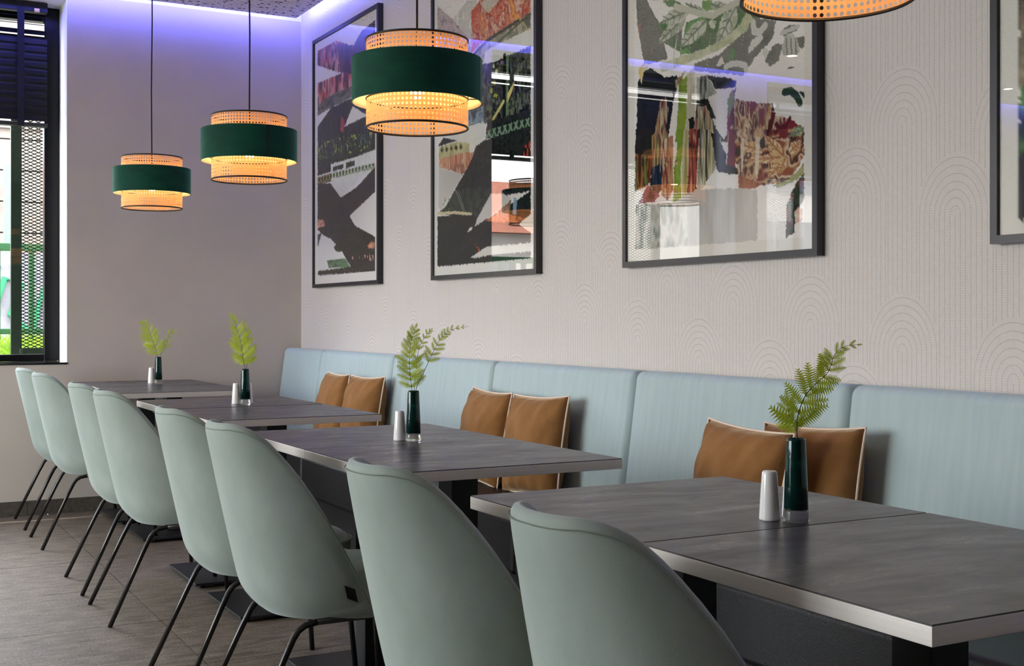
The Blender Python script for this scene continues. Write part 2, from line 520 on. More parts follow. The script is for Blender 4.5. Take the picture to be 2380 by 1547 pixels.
def emboss():
    s_, dz, R, step = 0.0172, 1.22, 7, 0.0059
    per, cw = 0.622, 0.1817
    arches = []
    off, k = 0.976, 0
    y = 2.63
    for k in range(-6, 30):
        yc = 2.63 + k * cw
        n2, n1 = (k // 2), (k % 2)
        o_ = 0.976 + n2 * 0.067 + (0.26 if n1 else 0.0)
        for j in range(-2, 7):
            zc = (o_ % per) + j * per
            arches.append((yc, zc - R * s_ * dz))
    arr = np.array(arches)
    pts = []
    for yc, zc in arches:
        if yc < 1.6 or yc > 7.6: continue
        for i in range(0, R + 1):
            r = i * s_
            if i > 0:
                n_ = max(3, int(PI * r * 1.1 / step))
                th = np.linspace(0, PI, n_)
                pts.append(np.stack([yc + r * np.cos(th), zc + r * dz * np.sin(th)], 1))
            zz = np.arange(zc - step, zc - 1.35, -step)
            for sg in ((1, -1) if i else (1,)):
                pts.append(np.stack([np.full_like(zz, yc + sg * r), zz], 1))
        # tag rows with owner
        pts[-1] = pts[-1]
    # rejection: a dot is dropped where a lower arch covers it
    out = []
    idx = 0
    owners = []
    for yc, zc in arches:
        if yc < 1.6 or yc > 7.6: continue
        n_lists = 1 + sum(1 + 2 for i in range(1, R + 1))
        P = np.concatenate(pts[idx: idx + n_lists]); idx += n_lists
        keep = (P[:, 1] > 0.90) & (P[:, 1] < 3.0) & (P[:, 0] > 1.9) & (P[:, 0] < BY - 0.004)
        P = P[keep]
        if not len(P): continue
        ok = np.ones(len(P), bool)
        for ya, za in arches:
            if (za >= zc - 1e-6) or abs(ya - yc) > 2 * R * s_ + 0.02: continue
            d = np.abs(P[:, 0] - ya) / ((R + 0.55) * s_)
            top = za + (R + 0.55) * s_ * dz * np.sqrt(np.clip(1 - d * d, 0, 1))
            ok &= ~((d < 1) & (P[:, 1] < top))
        out.append(P[ok])
    P = np.concatenate(out)
    key = np.unique(np.round(P / 0.0028).astype(int), axis=0, return_index=True)[1]
    P = P[key]
    # drop those hidden behind pictures' interior (never seen) to stay light
    hid = np.zeros(len(P), bool)
    for a, b in ((6.16, 7.08), (4.47, 5.38), (2.80, 3.72), (1.1, 2.07)):
        hid |= (P[:, 0] > a) & (P[:, 0] < b) & (P[:, 1] > 1.34) & (P[:, 1] < 2.75)
    P = P[~hid]
    N = len(P)
    h, q = 0.0016, 0.0018
    V = np.zeros((N, 5, 3))
    V[:, :, 0] = WX + 0.0002
    V[:, 0, 0] = WX - h
    for c, (a, b) in enumerate(((1, 0), (0, 1), (-1, 0), (0, -1))):
        V[:, c + 1, 1] = P[:, 0] + a * q
        V[:, c + 1, 2] = P[:, 1] + b * q
    V[:, 0, 1] = P[:, 0]; V[:, 0, 2] = P[:, 1]
    base = np.arange(N)[:, None, None] * 5
    T = (np.array([[0, 2, 1], [0, 3, 2], [0, 4, 3], [0, 1, 4]])[None] + base).reshape(-1, 3)
    me = bpy.data.meshes.new('embossed_dots')
    me.vertices.add(N * 5); me.vertices.foreach_set('co', V.reshape(-1))
    me.loops.add(len(T) * 3); me.loops.foreach_set('vertex_index', T.reshape(-1).astype(np.int32))
    me.polygons.add(len(T))
    me.polygons.foreach_set('loop_start', np.arange(0, len(T) * 3, 3, dtype=np.int32))
    me.update(); me.validate()
    me.materials.append(M['dots'])
    o = link('embossed_dots', me, wr)
    o['kind'] = 'stuff'
emboss()

# window wall: openings cut by building it from pieces
OPEN = [(-0.95, 1.149), (-3.25, -1.25)]
SILL, HEAD = 0.85, 2.95
DEEP = 0.40
wb = MB()
edges = sorted([WX] + [a for o_ in OPEN for a in o_] + [LX])
wb.box(LX, WX, BY, BY + DEEP, 0, SILL)
wb.box(LX, WX, BY, BY + DEEP, HEAD, 2.974)
for a, b in ((1.149, WX), (-1.25, -0.95), (LX, -3.25)):
    wb.box(a, b, BY, BY + DEEP, SILL, HEAD)
wb_o = struct(wb.build('wall_back', M['plaster']))
rv = MB()
for a, b in OPEN:
    rv.box(b - 0.004, b - 0.001, BY + 0.001, BY + 0.32, SILL + 0.012, HEAD - 0.001)
    rv.box(a + 0.001, a + 0.004, BY + 0.001, BY + 0.32, SILL + 0.012, HEAD - 0.001)
    rv.box(a + 0.004, b - 0.004, BY + 0.001, BY + 0.32, HEAD - 0.005, HEAD - 0.001)
rv.build('white_reveal', M['white_paint'], wb_o)
struct(MB().box(LX, WX, BY, BY + DEEP, 2.974, SLAB).build('trim_1', M['white_paint']))
# unseen left wall; wide window put in and sized for side daylight
wl = MB()
wl.box(LX - 0.3, LX, NY, BY + DEEP, 0, 0.25)
wl.box(LX - 0.3, LX, NY, BY + DEEP, 2.9, SLAB)
for a, b in ((NY, 2.4), (7.1, BY + DEEP)):
    wl.box(LX - 0.3, LX, a, b, 0.25, 2.9)
struct(wl.build('wall_left', M['plaster']))
struct(MB().box(LX - 0.3, WX + 0.15, NY - 0.2, NY, 0, SLAB).build('wall_front', M['brown_wall']))

# ceiling: acoustic panel with a lit gap along picture wall and window wall, slab above
cl = struct(MB().box(LX, WX - 0.08, NY, BY - 0.142, CEIL, CEIL + 0.02).build('ceiling', M['ceiling']))
MB().box(LX - 0.3, WX + 0.15, NY - 0.2, BY + DEEP, SLAB, SLAB + 0.15).build('slab', M['slab'], cl)

def led(name, x0, x1, y0, y1, label):
    return tag(MB().box(x0, x1, y0, y1, CEIL + 0.0205, CEIL + 0.045).build(name, M['led']), label, 'light strip', 'cove light strips')
led('led_strip', LX + 0.05, WX - 0.10, BY - 0.165, BY - 0.150, 'glowing blue-white light strip in the ceiling gap over the window wall')
led('led_strip', WX - 0.105, WX - 0.090, NY + 0.1, BY - 0.17, 'glowing blue light strip in the ceiling gap over the picture wall')

# skirting stones on the window wall
sk = struct(MB().box(LX, WX, BY - 0.006, BY, 0, 0.078).build('baseboard_back', M['grout']))
sx = 0.93 - 6 * 1.1
while sx < WX:
    a, b = max(sx, LX), min(sx + 1.1, WX)
    if b > a + 0.02:
        MB().box(a + 0.001, b - 0.001, BY - 0.013, BY - 0.005, 0.001, 0.083).build('stone', M['skirting'], sk)
    sx += 1.1

# windows of the far wall: black frame, mullion, panes, sill
FY = BY + 0.268
for wi, (a, b) in enumerate(OPEN):
    e = bpy.data.objects.new('window_%d' % (wi + 1), None)
    COL.objects.link(e)
    struct(e)
    fw = 0.085
    MB().box(b - 0.004 - fw, b - 0.004, FY, FY + 0.07, SILL + 0.012, HEAD - 0.005).build('jamb', M['frame_black'], e, bevel=0.004)
    MB().box(a + 0.004, a + 0.004 + fw, FY, FY + 0.07, SILL + 0.012, HEAD - 0.005).build('jamb', M['frame_black'], e, bevel=0.004)
    MB().box(a + 0.004 + fw, b - 0.004 - fw, FY, FY + 0.07, HEAD - 0.09, HEAD - 0.005).build('head_rail', M['frame_black'], e, bevel=0.004)
    MB().box(a + 0.004 + fw, b - 0.004 - fw, FY, FY + 0.07, SILL + 0.012, SILL + 0.052).build('bottom_rail', M['frame_black'], e, bevel=0.004)
    mxs = (a + b) / 2
    MB().box(mxs - 0.045, mxs + 0.045, FY, FY + 0.07, SILL + 0.052, HEAD - 0.09).build('mullion', M['frame_black'], e, bevel=0.004)
    for p0, p1 in ((a + 0.004 + fw, mxs - 0.045), (mxs + 0.045, b - 0.004 - fw)):
        MB().box(p0, p1, FY + 0.03, FY + 0.034, SILL + 0.052, HEAD - 0.09).build('pane', M['pane'], e)
    MB().box(a + 0.001, b - 0.001, BY - 0.006, FY - 0.001, SILL - 0.0, SILL + 0.0115).build('window_sill', M['sill'], e, bevel=0.002)
for wi, (a, b) in enumerate(((2.4, 7.1),)):
    e = bpy.data.objects.new('window_%d' % (wi + 3), None)
    COL.objects.link(e)
    struct(e)
    X = LX - 0.22
    for c in range(5):
        yc = a + (b - a) * c / 4
        yc = min(max(yc, a + 0.04), b - 0.04)
        MB().box(X, X + 0.06, yc - 0.04, yc + 0.04, 0.25, 2.9).build('mullion', M['frame_black'], e)
    MB().box(X, X + 0.06, a, b, 0.25, 0.32).build('bottom_rail', M['frame_black'], e)
    MB().box(X, X + 0.06, a, b, 2.82, 2.9).build('head_rail', M['frame_black'], e)

# venetian blind in the visible window
bl = empty('venetian_blind', 'black slatted venetian blind half lowered in the window', 'blind', (0, BY + 0.17, 0))
slat_w, pitch = 0.05, 0.0445
zt, zb_ = 2.86, 2.262
bx0, bx1 = -0.86, 1.062
def slat_mesh(tilt):
    m = MB()
    c, s = math.cos(tilt), math.sin(tilt)
    prof = [(-0.025, 0.0), (0.0, 0.0028), (0.025, 0.0), (0.025, -0.0012), (0.0, 0.0014), (-0.025, -0.0012)]
    v = []
    for xx in (bx0, bx1):
        for py, pz in prof:
            v.append((xx, py * c - pz * s, py * s + pz * c))
    f = [(i, (i + 1) % 6, 6 + (i + 1) % 6, 6 + i) for i in range(6)] + [(5, 4, 3, 2, 1, 0), (6, 7, 8, 9, 10, 11)]
    m.add(v, f)
    return m.mesh('slat', M['slat'])
closed_me, open_me, half_me = slat_mesh(math.radians(74)), slat_mesh(math.radians(14)), slat_mesh(math.radians(42))
z, i = zt, 0
while z > zb_:
    link('slat', open_me if i < 2 else half_me if i == 2 else closed_me, bl, loc=(0, 0, z))
    z -= pitch
    i += 1
MB().box(bx0, bx1, -0.028, 0.028, 2.885, 2.94).build('head_box', M['slat'], bl, bevel=0.003)
MB().box(bx0, bx1, -0.027, 0.027, 2.222, 2.244).build('bottom_rail', M['blind_rail'], bl, bevel=0.003)
for tx in (-0.62, 0.20, 0.915):
    MB().box(tx - 0.019, tx + 0.019, -0.0315, -0.0300, 2.220, 2.93).build('ladder_tape', M['tape'], bl)
MB().box(0.985, 1.015, -0.05, -0.03, 2.875, 2.90).build('catch', M['brass'], bl, bevel=0.002)

b2 = copy_tree(bl)
b2.location = (-2.3, BY + 0.17, 0)
b2['label'] = 'black slatted venetian blind of the next window, mirrored in the widest picture'
# ------------------------------------------------------------------ outside the window
GZ = 0.80
struct(MB().box(-40, 40, BY + DEEP + 0.02, 60, GZ - 0.3, GZ - 0.1).build('floor_outside', M['asphalt']))
struct(MB().box(-60, LX - 0.32, -30, BY + DEEP, GZ - 0.6, GZ - 0.4).build('floor_street', M['asphalt']))
tag(MB().box(-8, 4, BY + DEEP + 0.05, BY + DEEP + 3.4, GZ - 0.099, GZ + 0.03).build('planting_bed', M['soil']), 'raised bed of bare brown soil outside the window', 'soil bed')
def grass():
    rng = np.random.default_rng(3)
    n = 9000
    px = rng.uniform(-3.0, 3.2, n)
    py = rng.uniform(BY + 0.85, BY + 3.3, n)
    hh = rng.uniform(0.06, 0.22, n)
    aa = rng.uniform(0, 2 * PI, n)
    lean = rng.normal(0, 0.05, (n, 2))
    wv = 0.006
    V = np.zeros((n, 4, 3))
    V[:, 0] = np.stack([px - wv * np.cos(aa), py - wv * np.sin(aa), np.full(n, GZ + 0.02)], 1)
    V[:, 1] = np.stack([px + wv * np.cos(aa), py + wv * np.sin(aa), np.full(n, GZ + 0.02)], 1)
    V[:, 2] = np.stack([px + lean[:, 0] * .5 + wv * .8 * np.cos(aa), py + lean[:, 1] * .5 + wv * .8 * np.sin(aa), GZ + hh * .6], 1)
    V[:, 3] = np.stack([px + lean[:, 0] * 1.6, py + lean[:, 1] * 1.6, GZ + hh], 1)
    b = np.arange(n)[:, None] * 4
    T = np.concatenate([b + np.array([[0, 1, 2]]), b + np.array([[0, 2, 3]])])
    me = bpy.data.meshes.new('grass')
    me.from_pydata(V.reshape(-1, 3).tolist(), [], T.tolist())
    me.materials.append(M['grass'])
    o = link('grass', me)
    tag(o, 'bright green grass growing in the bed outside the window', 'grass')
    o['kind'] = 'stuff'
grass()

def expanded_mesh(x0, x1, z0, z1, y, cw=0.045, ch=0.0205, t=0.0028):
    m = MB()
    slope = (ch) / (cw)
    for sg in (1, -1):
        c = z0 - (x1 - x0) * slope if sg > 0 else z0
        cmax = z1 if sg > 0 else z1 + (x1 - x0) * slope
        while c < cmax:
            # line z = c + sg*slope*(x-x0)
            xa, xb = x0, x1
            if sg > 0:
                xa = max(xa, x0 + (z0 - c) / slope); xb = min(xb, x0 + (z1 - c) / slope)
            else:
                xa = max(xa, x0 + (c - z1) / slope); xb = min(xb, x0 + (c - z0) / slope)
            if xb - xa > 0.004:
                za, zb = c + sg * slope * (xa - x0), c + sg * slope * (xb - x0)
                m.add([(xa, y, za - t), (xb, y, zb - t), (xb, y, zb + t), (xa, y, za + t),
                       (xa, y + 0.003, za - t), (xb, y + 0.003, zb - t), (xb, y + 0.003, zb + t), (xa, y + 0.003, za + t)],
                      [(0, 1, 2, 3), (7, 6, 5, 4), (0, 4, 5, 1), (3, 2, 6, 7)])
            c += ch
    return m
def shutter(x0, x1, y, label, stile=0.062):
    t = empty('mesh_shutter', label, 'shutter', ((x0 + x1) / 2, y, GZ), group='green mesh shutters')
    zb0, zt0 = GZ + 0.05, 2.42
    L_ = lambda a, b, c, d, n_: MB().box(a - (x0 + x1) / 2, b - (x0 + x1) / 2, 0, 0.035, c - GZ, d - GZ).build(n_, M['shutter'], t, bevel=0.003)
    L_(x0, x0 + stile, zb0, zt0, 'stile'); L_(x1 - stile, x1, zb0, zt0, 'stile')
    L_(x0 + stile, x1 - stile, zt0 - 0.085, zt0, 'top_rail'); L_(x0 + stile, x1 - stile, zb0, zb0 + 0.085, 'bottom_rail')
    xc = (x0 + x1) / 2
    expanded_mesh(x0 + stile - xc, x1 - stile - xc, zb0 + 0.085 - GZ, zt0 - 0.085 - GZ, 0.015).build('expanded_mesh', M['shutter'], t)
    MB().box(x0 - xc + 0.01, x0 - xc + 0.03, 0.0, 0.03, 0, 0.05).build('foot', M['shutter'], t)
    MB().box(x1 - xc - 0.03, x1 - xc - 0.01, 0.0, 0.03, 0, 0.05).build('foot', M['shutter'], t)
shutter(0.905, 1.22, BY + DEEP + 0.12, 'dark green mesh shutter outside the right edge of the window')
shutter(-0.62, -0.12, BY + DEEP + 0.12, 'green mesh shutter outside, mirrored in the widest picture glass')

shutter(-2.05, -1.35, BY + DEEP + 0.12, 'green mesh shutter of the next window, mirrored at the right of the widest picture')
shutter(-3.15, -2.75, BY + DEEP + 0.12, 'green mesh shutter far left of the next window, mirrored in the cut-off picture')
# green railing
ra = empty('railing', 'green metal railing in the grass outside the window', 'railing', (0.6, BY + 2.1, GZ))
MB().box(-4.6, 3.4, -0.02, 0.02, 0.80, 0.855).build('top_rail', M['railing'], ra, bevel=0.005)
MB().box(-4.6, 3.4, -0.02, 0.02, 0.20, 0.240).build('bottom_rail', M['railing'], ra, bevel=0.005)
post_me = MB().box(-0.018, 0.018, -0.018, 0.018, 0.0, 0.80).mesh('post', M['railing'])
for k in range(-40, 30):
    xx = 0.395 + k * 0.115
    if -4.6 < xx < 3.4: link('post', post_me, ra, loc=(xx, 0, 0))

# stone building across the street with a green pillar and graffiti
by = 14.0
st = empty('stone_building', 'pale stone block building across the street behind the railing', 'building', (3.0, by, GZ - 0.1))
MB().box(-1.95, 5, 0.05, 3, 0, 4.6).build('wall', M['mortar'], st)
rw = 0
zz = 0.0
bxw, bzh = 0.62, 0.33
blk = MB().box(0.008, bxw - 0.008, 0, 0.06, 0.008, bzh - 0.008).mesh('block', M['block'])
while zz < 4.5:
    xx = -1.95 + (0 if rw % 2 else -bxw / 2)
    while xx < 1.4:
        link('block', blk, st, loc=(xx, 0, zz))
        xx += bxw
    zz += bzh
    rw += 1
MB().box(-1.93, 5, -0.05, 0.06, 2.42, 2.52).build('ledge', M['block'], st)
pl_ = empty('green_pillar', 'pale green painted pillar on the stone building across the street', 'pillar', (1.535, by - 0.35, GZ - 0.1))
MB().box(-0.045, 0.045, 0, 0.12, 0, 2.0).build('shaft', M['pillar'], pl_, bevel=0.004)
MB().box(-0.09, 0.10, -0.03, 0.14, 0, 0.10).build('foot', M['pillar'], pl_)
gf = empty('graffiti_wall', 'low wall with white and green graffiti behind the railing', 'wall', (1.9, by - 1.2, GZ - 0.1))
MB().box(-0.85, 1.6, 0, 0.08, 0, 1.05).build('panel', M['graffiti_white'], gf)
for pts in ([(-.6, .5), (-.5, .8), (-.35, .75), (-.45, .45), (-.3, .3)], [(-.25, .3), (-.15, .7), (-.05, .35), (.05, .75)]):
    MB().tube([(a, -0.012, b) for a, b in pts], 0.03, 6).build('graffiti_stroke', M['graffiti_green'], gf)
MB().tube([(-0.62 + 0.1 * math.cos(t), -0.012, 0.98 + 0.1 * math.sin(t)) for t in np.linspace(2.6, 5.6, 10)], 0.012, 6).build('graffiti_stroke', M['graffiti_blue'], gf)
for k, (a, c, mm) in enumerate(((0.10, 0.62, 'yellow'), (0.02, 0.70, 'orange'), (0.22, 0.50, 'yellow'), (0.05, 0.42, 'orange'))):
    MB().box(a, a + 0.16, -0.02, -0.002, c, c + 0.10).build('sticker', M[mm], gf)
# far house with a red roof, seen mirrored in the picture glass
hs = empty('red_roof_house', 'distant house with red tiled roof mirrored in the picture glass', 'house', (-3.5, 28, GZ - 0.1))
MB().box(-9, 6, 0, 6, 0, 2.6).build('wall', M['house'], hs)
MB().add([(-9.3, -.4, 2.6), (6.3, -.4, 2.6), (6.3, 6.4, 2.6), (-9.3, 6.4, 2.6), (-9.3, 3, 4.3), (6.3, 3, 4.3)], [(0, 1, 5, 4), (2, 3, 4, 5), (0, 4, 3), (1, 2, 5), (3, 2, 1, 0)]).build('roof', M['roof_red'], hs)
for k in range(9):
    MB().box(-8.4 + 1.6 * k, -7.5 + 1.6 * k, -0.05, 0, 0.9, 2.0).build('window', M['house_window'], hs)

ap = empty('striped_building', 'white and navy striped office building mirrored in the widest picture', 'building', (-15.5, 21, GZ - 0.1))
MB().box(-5.5, 4.2, 0.1, 6, 0, 6.0).build('wall', M['house'], ap)
for k in range(4):
    for q_ in range(6):
        MB().box(-5.3 + 1.58 * q_, -3.9 + 1.58 * q_, 0.0, 0.1, 0.5 + 1.35 * k, 1.2 + 1.35 * k).build('window', M['house_window'], ap)
sg_ = empty('green_board', 'bright green board across the street, mirrored in the widest picture', 'sign', (-10.9, 20, GZ - 0.1))
MB().box(-0.28, 0.28, 0, 0.06, 1.1, 3.6).build('panel', M['sign_green'], sg_)
MB().box(-0.04, 0.04, 0.06, 0.14, 0, 3.4).build('post', M['shutter'], sg_)
# ------------------------------------------------------------------ banquette
bq = empty('banquette', 'long wall banquette with light blue velvet backs and dark leather seats', 'bench', (2.2, 3.9, 0))
ORI = Vector((2.2, 3.9, 0))
bys = [7.432, 6.765, 5.71, 4.635, 3.575, 2.535, 1.48, 0.42]
def skew_box(prof, y0, y1):
    v = [(px, y0, pz) for px, pz in prof] + [(px, y1, pz) for px, pz in prof]
    n = len(prof)
    f = [(i, i + n, (i + 1) % n + n, (i + 1) % n) for i in range(n)] + [tuple(range(n)), tuple(range(2 * n - 1, n - 1, -1))]
    m = MB(); m.add([Vector(p) - ORI for p in v], f)
    return m
for i in range(len(bys) - 1):
    y1, y0 = bys[i], bys[i + 1]
    skew_box([(2.362, 0.40), (2.432, 0.932), (2.542, 0.927), (2.542, 0.40)], y0 + 0.002, y1 - 0.002).build('back_cushion', M['velvet_bench'], bq, bevel=0.03, seg=4)
    skew_box([(1.95, 0.262), (1.955, 0.45), (2.36, 0.45), (2.36, 0.262)], y0 + 0.001, y1 - 0.001).build('seat_cushion', M['leather'], bq, bevel=0.02, seg=4)
skew_box([(2.03, 0.0), (2.03, 0.26), (2.54, 0.26), (2.54, 0.0)], 0.44, 7.43).build('plinth', M['plinth'], bq)
skew_box([(2.40, 0.26), (2.40, 0.40), (2.54, 0.40), (2.54, 0.26)], 0.44, 7.43).build('back_frame', M['plinth'], bq)

# ------------------------------------------------------------------ tables
TOP, TH = 0.75, 0.027
def make_table(name, sx, sy):
    t = empty(name, '', '')
    MB().box(-sx / 2 + 0.0012, sx / 2 - 0.0012, -sy / 2 + 0.0012, sy / 2 - 0.0012, TOP - 0.0022, TOP).build('tabletop', M['tabletop'], t)
    MB().box(-sx / 2, sx / 2, -sy / 2, sy / 2, TOP - TH, TOP - 0.0022).build('edge_band', M['edge'], t, bevel=0.0008, seg=1)
    MB().box(-0.04, 0.04, -0.04, 0.04, 0.024, TOP - TH).build('column', M['column'], t, bevel=0.003)
    MB().box(-0.17, 0.17, -0.17, 0.17, TOP - TH - 0.008, TOP - TH).build('mounting_plate', M['column'], t)
    MB().box(-0.20, 0.20, -0.235, 0.235, 0.014, 0.024).build('base_plate', M['plate'], t, bevel=0.002)
    for fx in (-0.17, 0.17):
        for fy in (-0.205, 0.205):
            MB().lathe([(0.015, 0), (0.015, 0.014)], 12, (fx, fy)).build('foot', M['plinth'], t)
    return t
SX, SY = 0.65, 0.607
tables = [
    (1.190, 7.080, 'dark slate table in the far corner touching the window wall'),
    (1.190, 6.455, 'dark slate table carrying the farthest vase, second from the window wall'),
    (1.157, 5.300, 'dark slate table third from the window wall, under the second hanging lamp'),
    (1.157, 4.655, 'dark slate table with free near end beside the farthest brown cushions'),
    (1.132, 3.585, 'dark slate table fifth from the window wall, under the nearest complete lamp'),
    (1.132, 2.976, 'dark slate table whose near corner is overlapped by the second nearest chair'),
    (1.134, 1.957, 'dark slate table in front of the two overlapping brown cushions'),
    (1.134, 1.347, 'nearest dark slate table at the bottom right with exposed corner'),
]
tproto = make_table('bistro_table', SX, SY)
for i, (x0, yc, lab) in enumerate(tables):
    t = tproto if i == 0 else copy_tree(tproto)
    t.location = (x0 + SX / 2, yc, 0)
    tag(t, lab, 'table', 'square bistro tables in pairs along the bench')

# ------------------------------------------------------------------ chairs
def make_chair():
    ch = empty('dining_chair', '', '')
    L_ = 0.268
    zb0 = 0.338
    def xr(z): return -0.158 - (z - zb0) * 0.225
    D_ = np.array([0, .03, .06, .093, .114, .156, .198, .237, .262, .268])
    Z_ = np.array([.838, .842, .836, .814, .786, .704, .598, .472, .37, .350])
    W_z = np.array([.30, .40, .50, .60, .70, .80, .86])
    W_w = np.array([.205, .226, .236, .232, .218, .192, .172])
    def ztop(d): return float(np.interp(d, D_, Z_))
    NS, NT = 22, 14
    def P(s, t):
        th = abs(s) * PI / 2
        d = L_ * (1 - math.cos(th))
        zt_ = ztop(d)
        z = zb0 + t * (zt_ - zb0)
        wz = float(np.interp(z, W_z, W_w))
        u = d / L_
        y = wz * (1 - (1 - u) ** 2.3) ** (1 / 2.3)
        # the shell curls in under the seat at its lower rim
        tuck = max(0.0, 1 - (z - zb0) / 0.085) ** 2
        xx = xr(z) + d + 0.05 * tuck * (1 - 0.6 * u)
        y *= 1 - 0.10 * tuck
        return Vector((xx, math.copysign(y, s) if s else 0.0, z))
    ss = [2 * i / NS - 1 for i in range(NS + 1)]
    ts = [j / NT for j in range(NT + 1)]
    O = [[P(s, t) for s in ss] for t in ts]
    # normals by finite differences
    I = []
    TH_ = 0.027
    for j in range(NT + 1):
        row = []
        for i in range(NS + 1):
            a = O[j][min(i + 1, NS)] - O[j][max(i - 1, 0)]
            b = O[min(j + 1, NT)][i] - O[max(j - 1, 0)][i]
            nrm = a.cross(b)
            if nrm.length < 1e-7: nrm = Vector((0, -ss[i], 0))
            nrm.normalize()
            # inside direction points towards the seat (forward / middle)
            c = Vector((0.06, 0, O[j][i].z)) - O[j][i]
            if nrm.dot(c) < 0: nrm = -nrm
            th_ = TH_ * (0.55 + 0.45 * math.sin(PI * min(1, max(0.0, (1 - abs(ss[i])) * 2.2)) / 2))
            row.append(O[j][i] + nrm * th_)
        I.append(row)
    m = MB()
    n = NS + 1
    vv = [p for r in O for p in r] + [p for r in I for p in r]
    K = n * (NT + 1)
    f = []
    for j in range(NT):
        for i in range(NS):
            a = j * n + i
            f.append((a, a + n, a + n + 1, a + 1))
            f.append((K + a, K + a + 1, K + a + n + 1, K + a + n))
    def rim(seq):
        mids = []
        for q, (a, b) in enumerate(seq):
            pass
    # rim: top edge and bottom edge and the two ends
    top = [NT * n + i for i in range(n)]
    bot = [i for i in range(n)]
    lef = [j * n for j in range(NT + 1)]
    rig = [j * n + NS for j in range(NT + 1)]
    # bulged rim on top
    def strip(seq, flip, bulge):
        base = len(vv)
        for k_, a in enumerate(seq):
            mid = (vv[a] + vv[K + a]) / 2
            vv.append(mid + bulge(a))
        for k_ in range(len(seq) - 1):
            a, b, c, d = seq[k_], seq[k_ + 1], base + k_ + 1, base + k_
            f1, f2 = (a, b, c, d), (d, c, K + b, K + a)
            if flip: f1, f2 = f1[::-1], f2[::-1]
            f.append(f1); f.append(f2)
    def up_dir(a):
        j, i = divmod(a, n)
        d = O[NT][i] - O[NT - 1][i]
        if d.length < 1e-6: d = Vector((1, 0, 0))
        e = Vector((0, 0, 1)) * (1 - abs(ss[i]) ** 2) + Vector((1, 0, 0)) * abs(ss[i]) ** 1.2
        return e.normalized() * 0.007
    strip(top, True, up_dir)
    strip(bot, False, lambda a: Vector((0, 0, -0.006)))
    strip(lef, False, lambda a: Vector((0.004, 0, 0)))
    strip(rig, True, lambda a: Vector((0.004, 0, 0)))
    m.add(vv, f)
    me = m.mesh('backrest', M['velvet_chair'], True)
    bm = bmesh.new(); bm.from_mesh(me)
    bmesh.ops.remove_doubles(bm, verts=bm.verts, dist=0.0006)
    bmesh.ops.recalc_face_normals(bm, faces=bm.faces)
    bm.to_mesh(me); bm.free()
    me.polygons.foreach_set('use_smooth', [True] * len(me.polygons))
    back = link('backrest', me, ch, subsurf=1)
    # stitched seam a finger's width inside the rim
    seam = []
    for i in range(NS * 3 + 1):
        s = 2 * i / (NS * 3) - 1
        if abs(s) > 0.985: continue
        d = L_ * (1 - math.cos(abs(s) * PI / 2))
        hgt = ztop(d) - zb0
        t = max(0.0, 1 - (0.008 + 0.008 * abs(s)) / max(hgt, 0.02))
        p = P(s, t)
        q = P(s * 0.985, t)
        out = Vector((xr(p.z) + 0.14, 0, p.z)) - p
        seam.append(p - out.normalized() * 0.0008)
    MB().tube(seam, 0.0009, 5).build('seam', M['chair_seam'], back, True)
    # seat pad
    m = MB()
    NR, NA = 7, 40
    def outline(a):
        c, s = math.cos(a), math.sin(a)
        ex = 2.6
        rx = 0.235 if c > 0 else 0.20
        k = (abs(c) ** ex + abs(s) ** ex) ** (-1 / ex)
        return 0.095 + rx * k * c, 0.218 * k * s * (1.0 - 0.10 * max(0, -c))
    prof = [(0.0, 0.352), (0.90, 0.352), (0.98, 0.362), (1.0, 0.385), (1.0, 0.418), (0.985, 0.428), (0.97, 0.434), (0.90, 0.452), (0.70, 0.463), (0.35, 0.467), (0.0, 0.468)]
    v, fcs = [], []
    for r, z in prof:
        for k in range(NA):
            ox, oy = outline(2 * PI * k / NA)
            v.append((0.095 + (ox - 0.095) * max(r, 0.001), oy * max(r, 0.001), z - (0.012 * (ox > 0.2) * r if z > 0.43 else 0)))
    for i in range(len(prof) - 1):
        for k in range(NA):
            a, b = i * NA + k, i * NA + (k + 1) % NA
            fcs.append((a, b, b + NA, a + NA))
    m.add(v, fcs)
    seat = m.build('seat', M['velvet_chair'], ch, True)
    rimp = [(Vector((outline(2 * PI * k / NA)[0], outline(2 * PI * k / NA)[1], 0.4235))) for k in range(NA)]
    MB().tube(rimp, 0.003, 6, closed=True).build('piping', M['velvet_chair'], seat, True)
    # tubular legs
    r = 0.0085
    for sg in (-1, 1):
        MB().tube([(-0.246, sg * 0.203, 0.0), (-0.122, sg * 0.186, 0.262), (-0.098, sg * 0.183, 0.308), (-0.085, sg * 0.181, 0.325), (-0.066, sg * 0.179, 0.336), (-0.035, sg * 0.177, 0.341)], r, 10).build('rear_leg', M['tube'], ch, True)
        MB().tube([(0.295, sg * 0.203, 0.0), (0.272, sg * 0.186, 0.285), (0.266, sg * 0.183, 0.318), (0.250, sg * 0.179, 0.335), (0.22, sg * 0.177, 0.341)], r, 10).build('front_leg', M['tube'], ch, True)
        MB().tube([(-0.035, sg * 0.177, 0.341), (0.22, sg * 0.177, 0.341)], r, 10).build('side_rail', M['tube'], ch, True)
    for xx in (0.0, 0.18):
        MB().tube([(xx, -0.177, 0.341), (xx, 0.177, 0.341)], r * 0.9, 8).build('cross_rail', M['tube'], ch, True)
    # small woven label on the side wing
    pa = P(-0.93, 0.62); 
    s0, s1 = -0.90, -0.84
    q = []
    for s, t in ((s0, 0.30), (s1, 0.26), (s1, 0.40), (s0, 0.52)):
        p = P(s, t); q.append(p + Vector((0, -0.0035, 0)))
    MB().add(q + [p + Vector((0, 0.0025, 0)) for p in q], [(0, 1, 2, 3), (7, 6, 5, 4), (0, 4, 5, 1), (1, 5, 6, 2), (2, 6, 7, 3), (3, 7, 4, 0)]).build('woven_tag', M['tag'], ch)
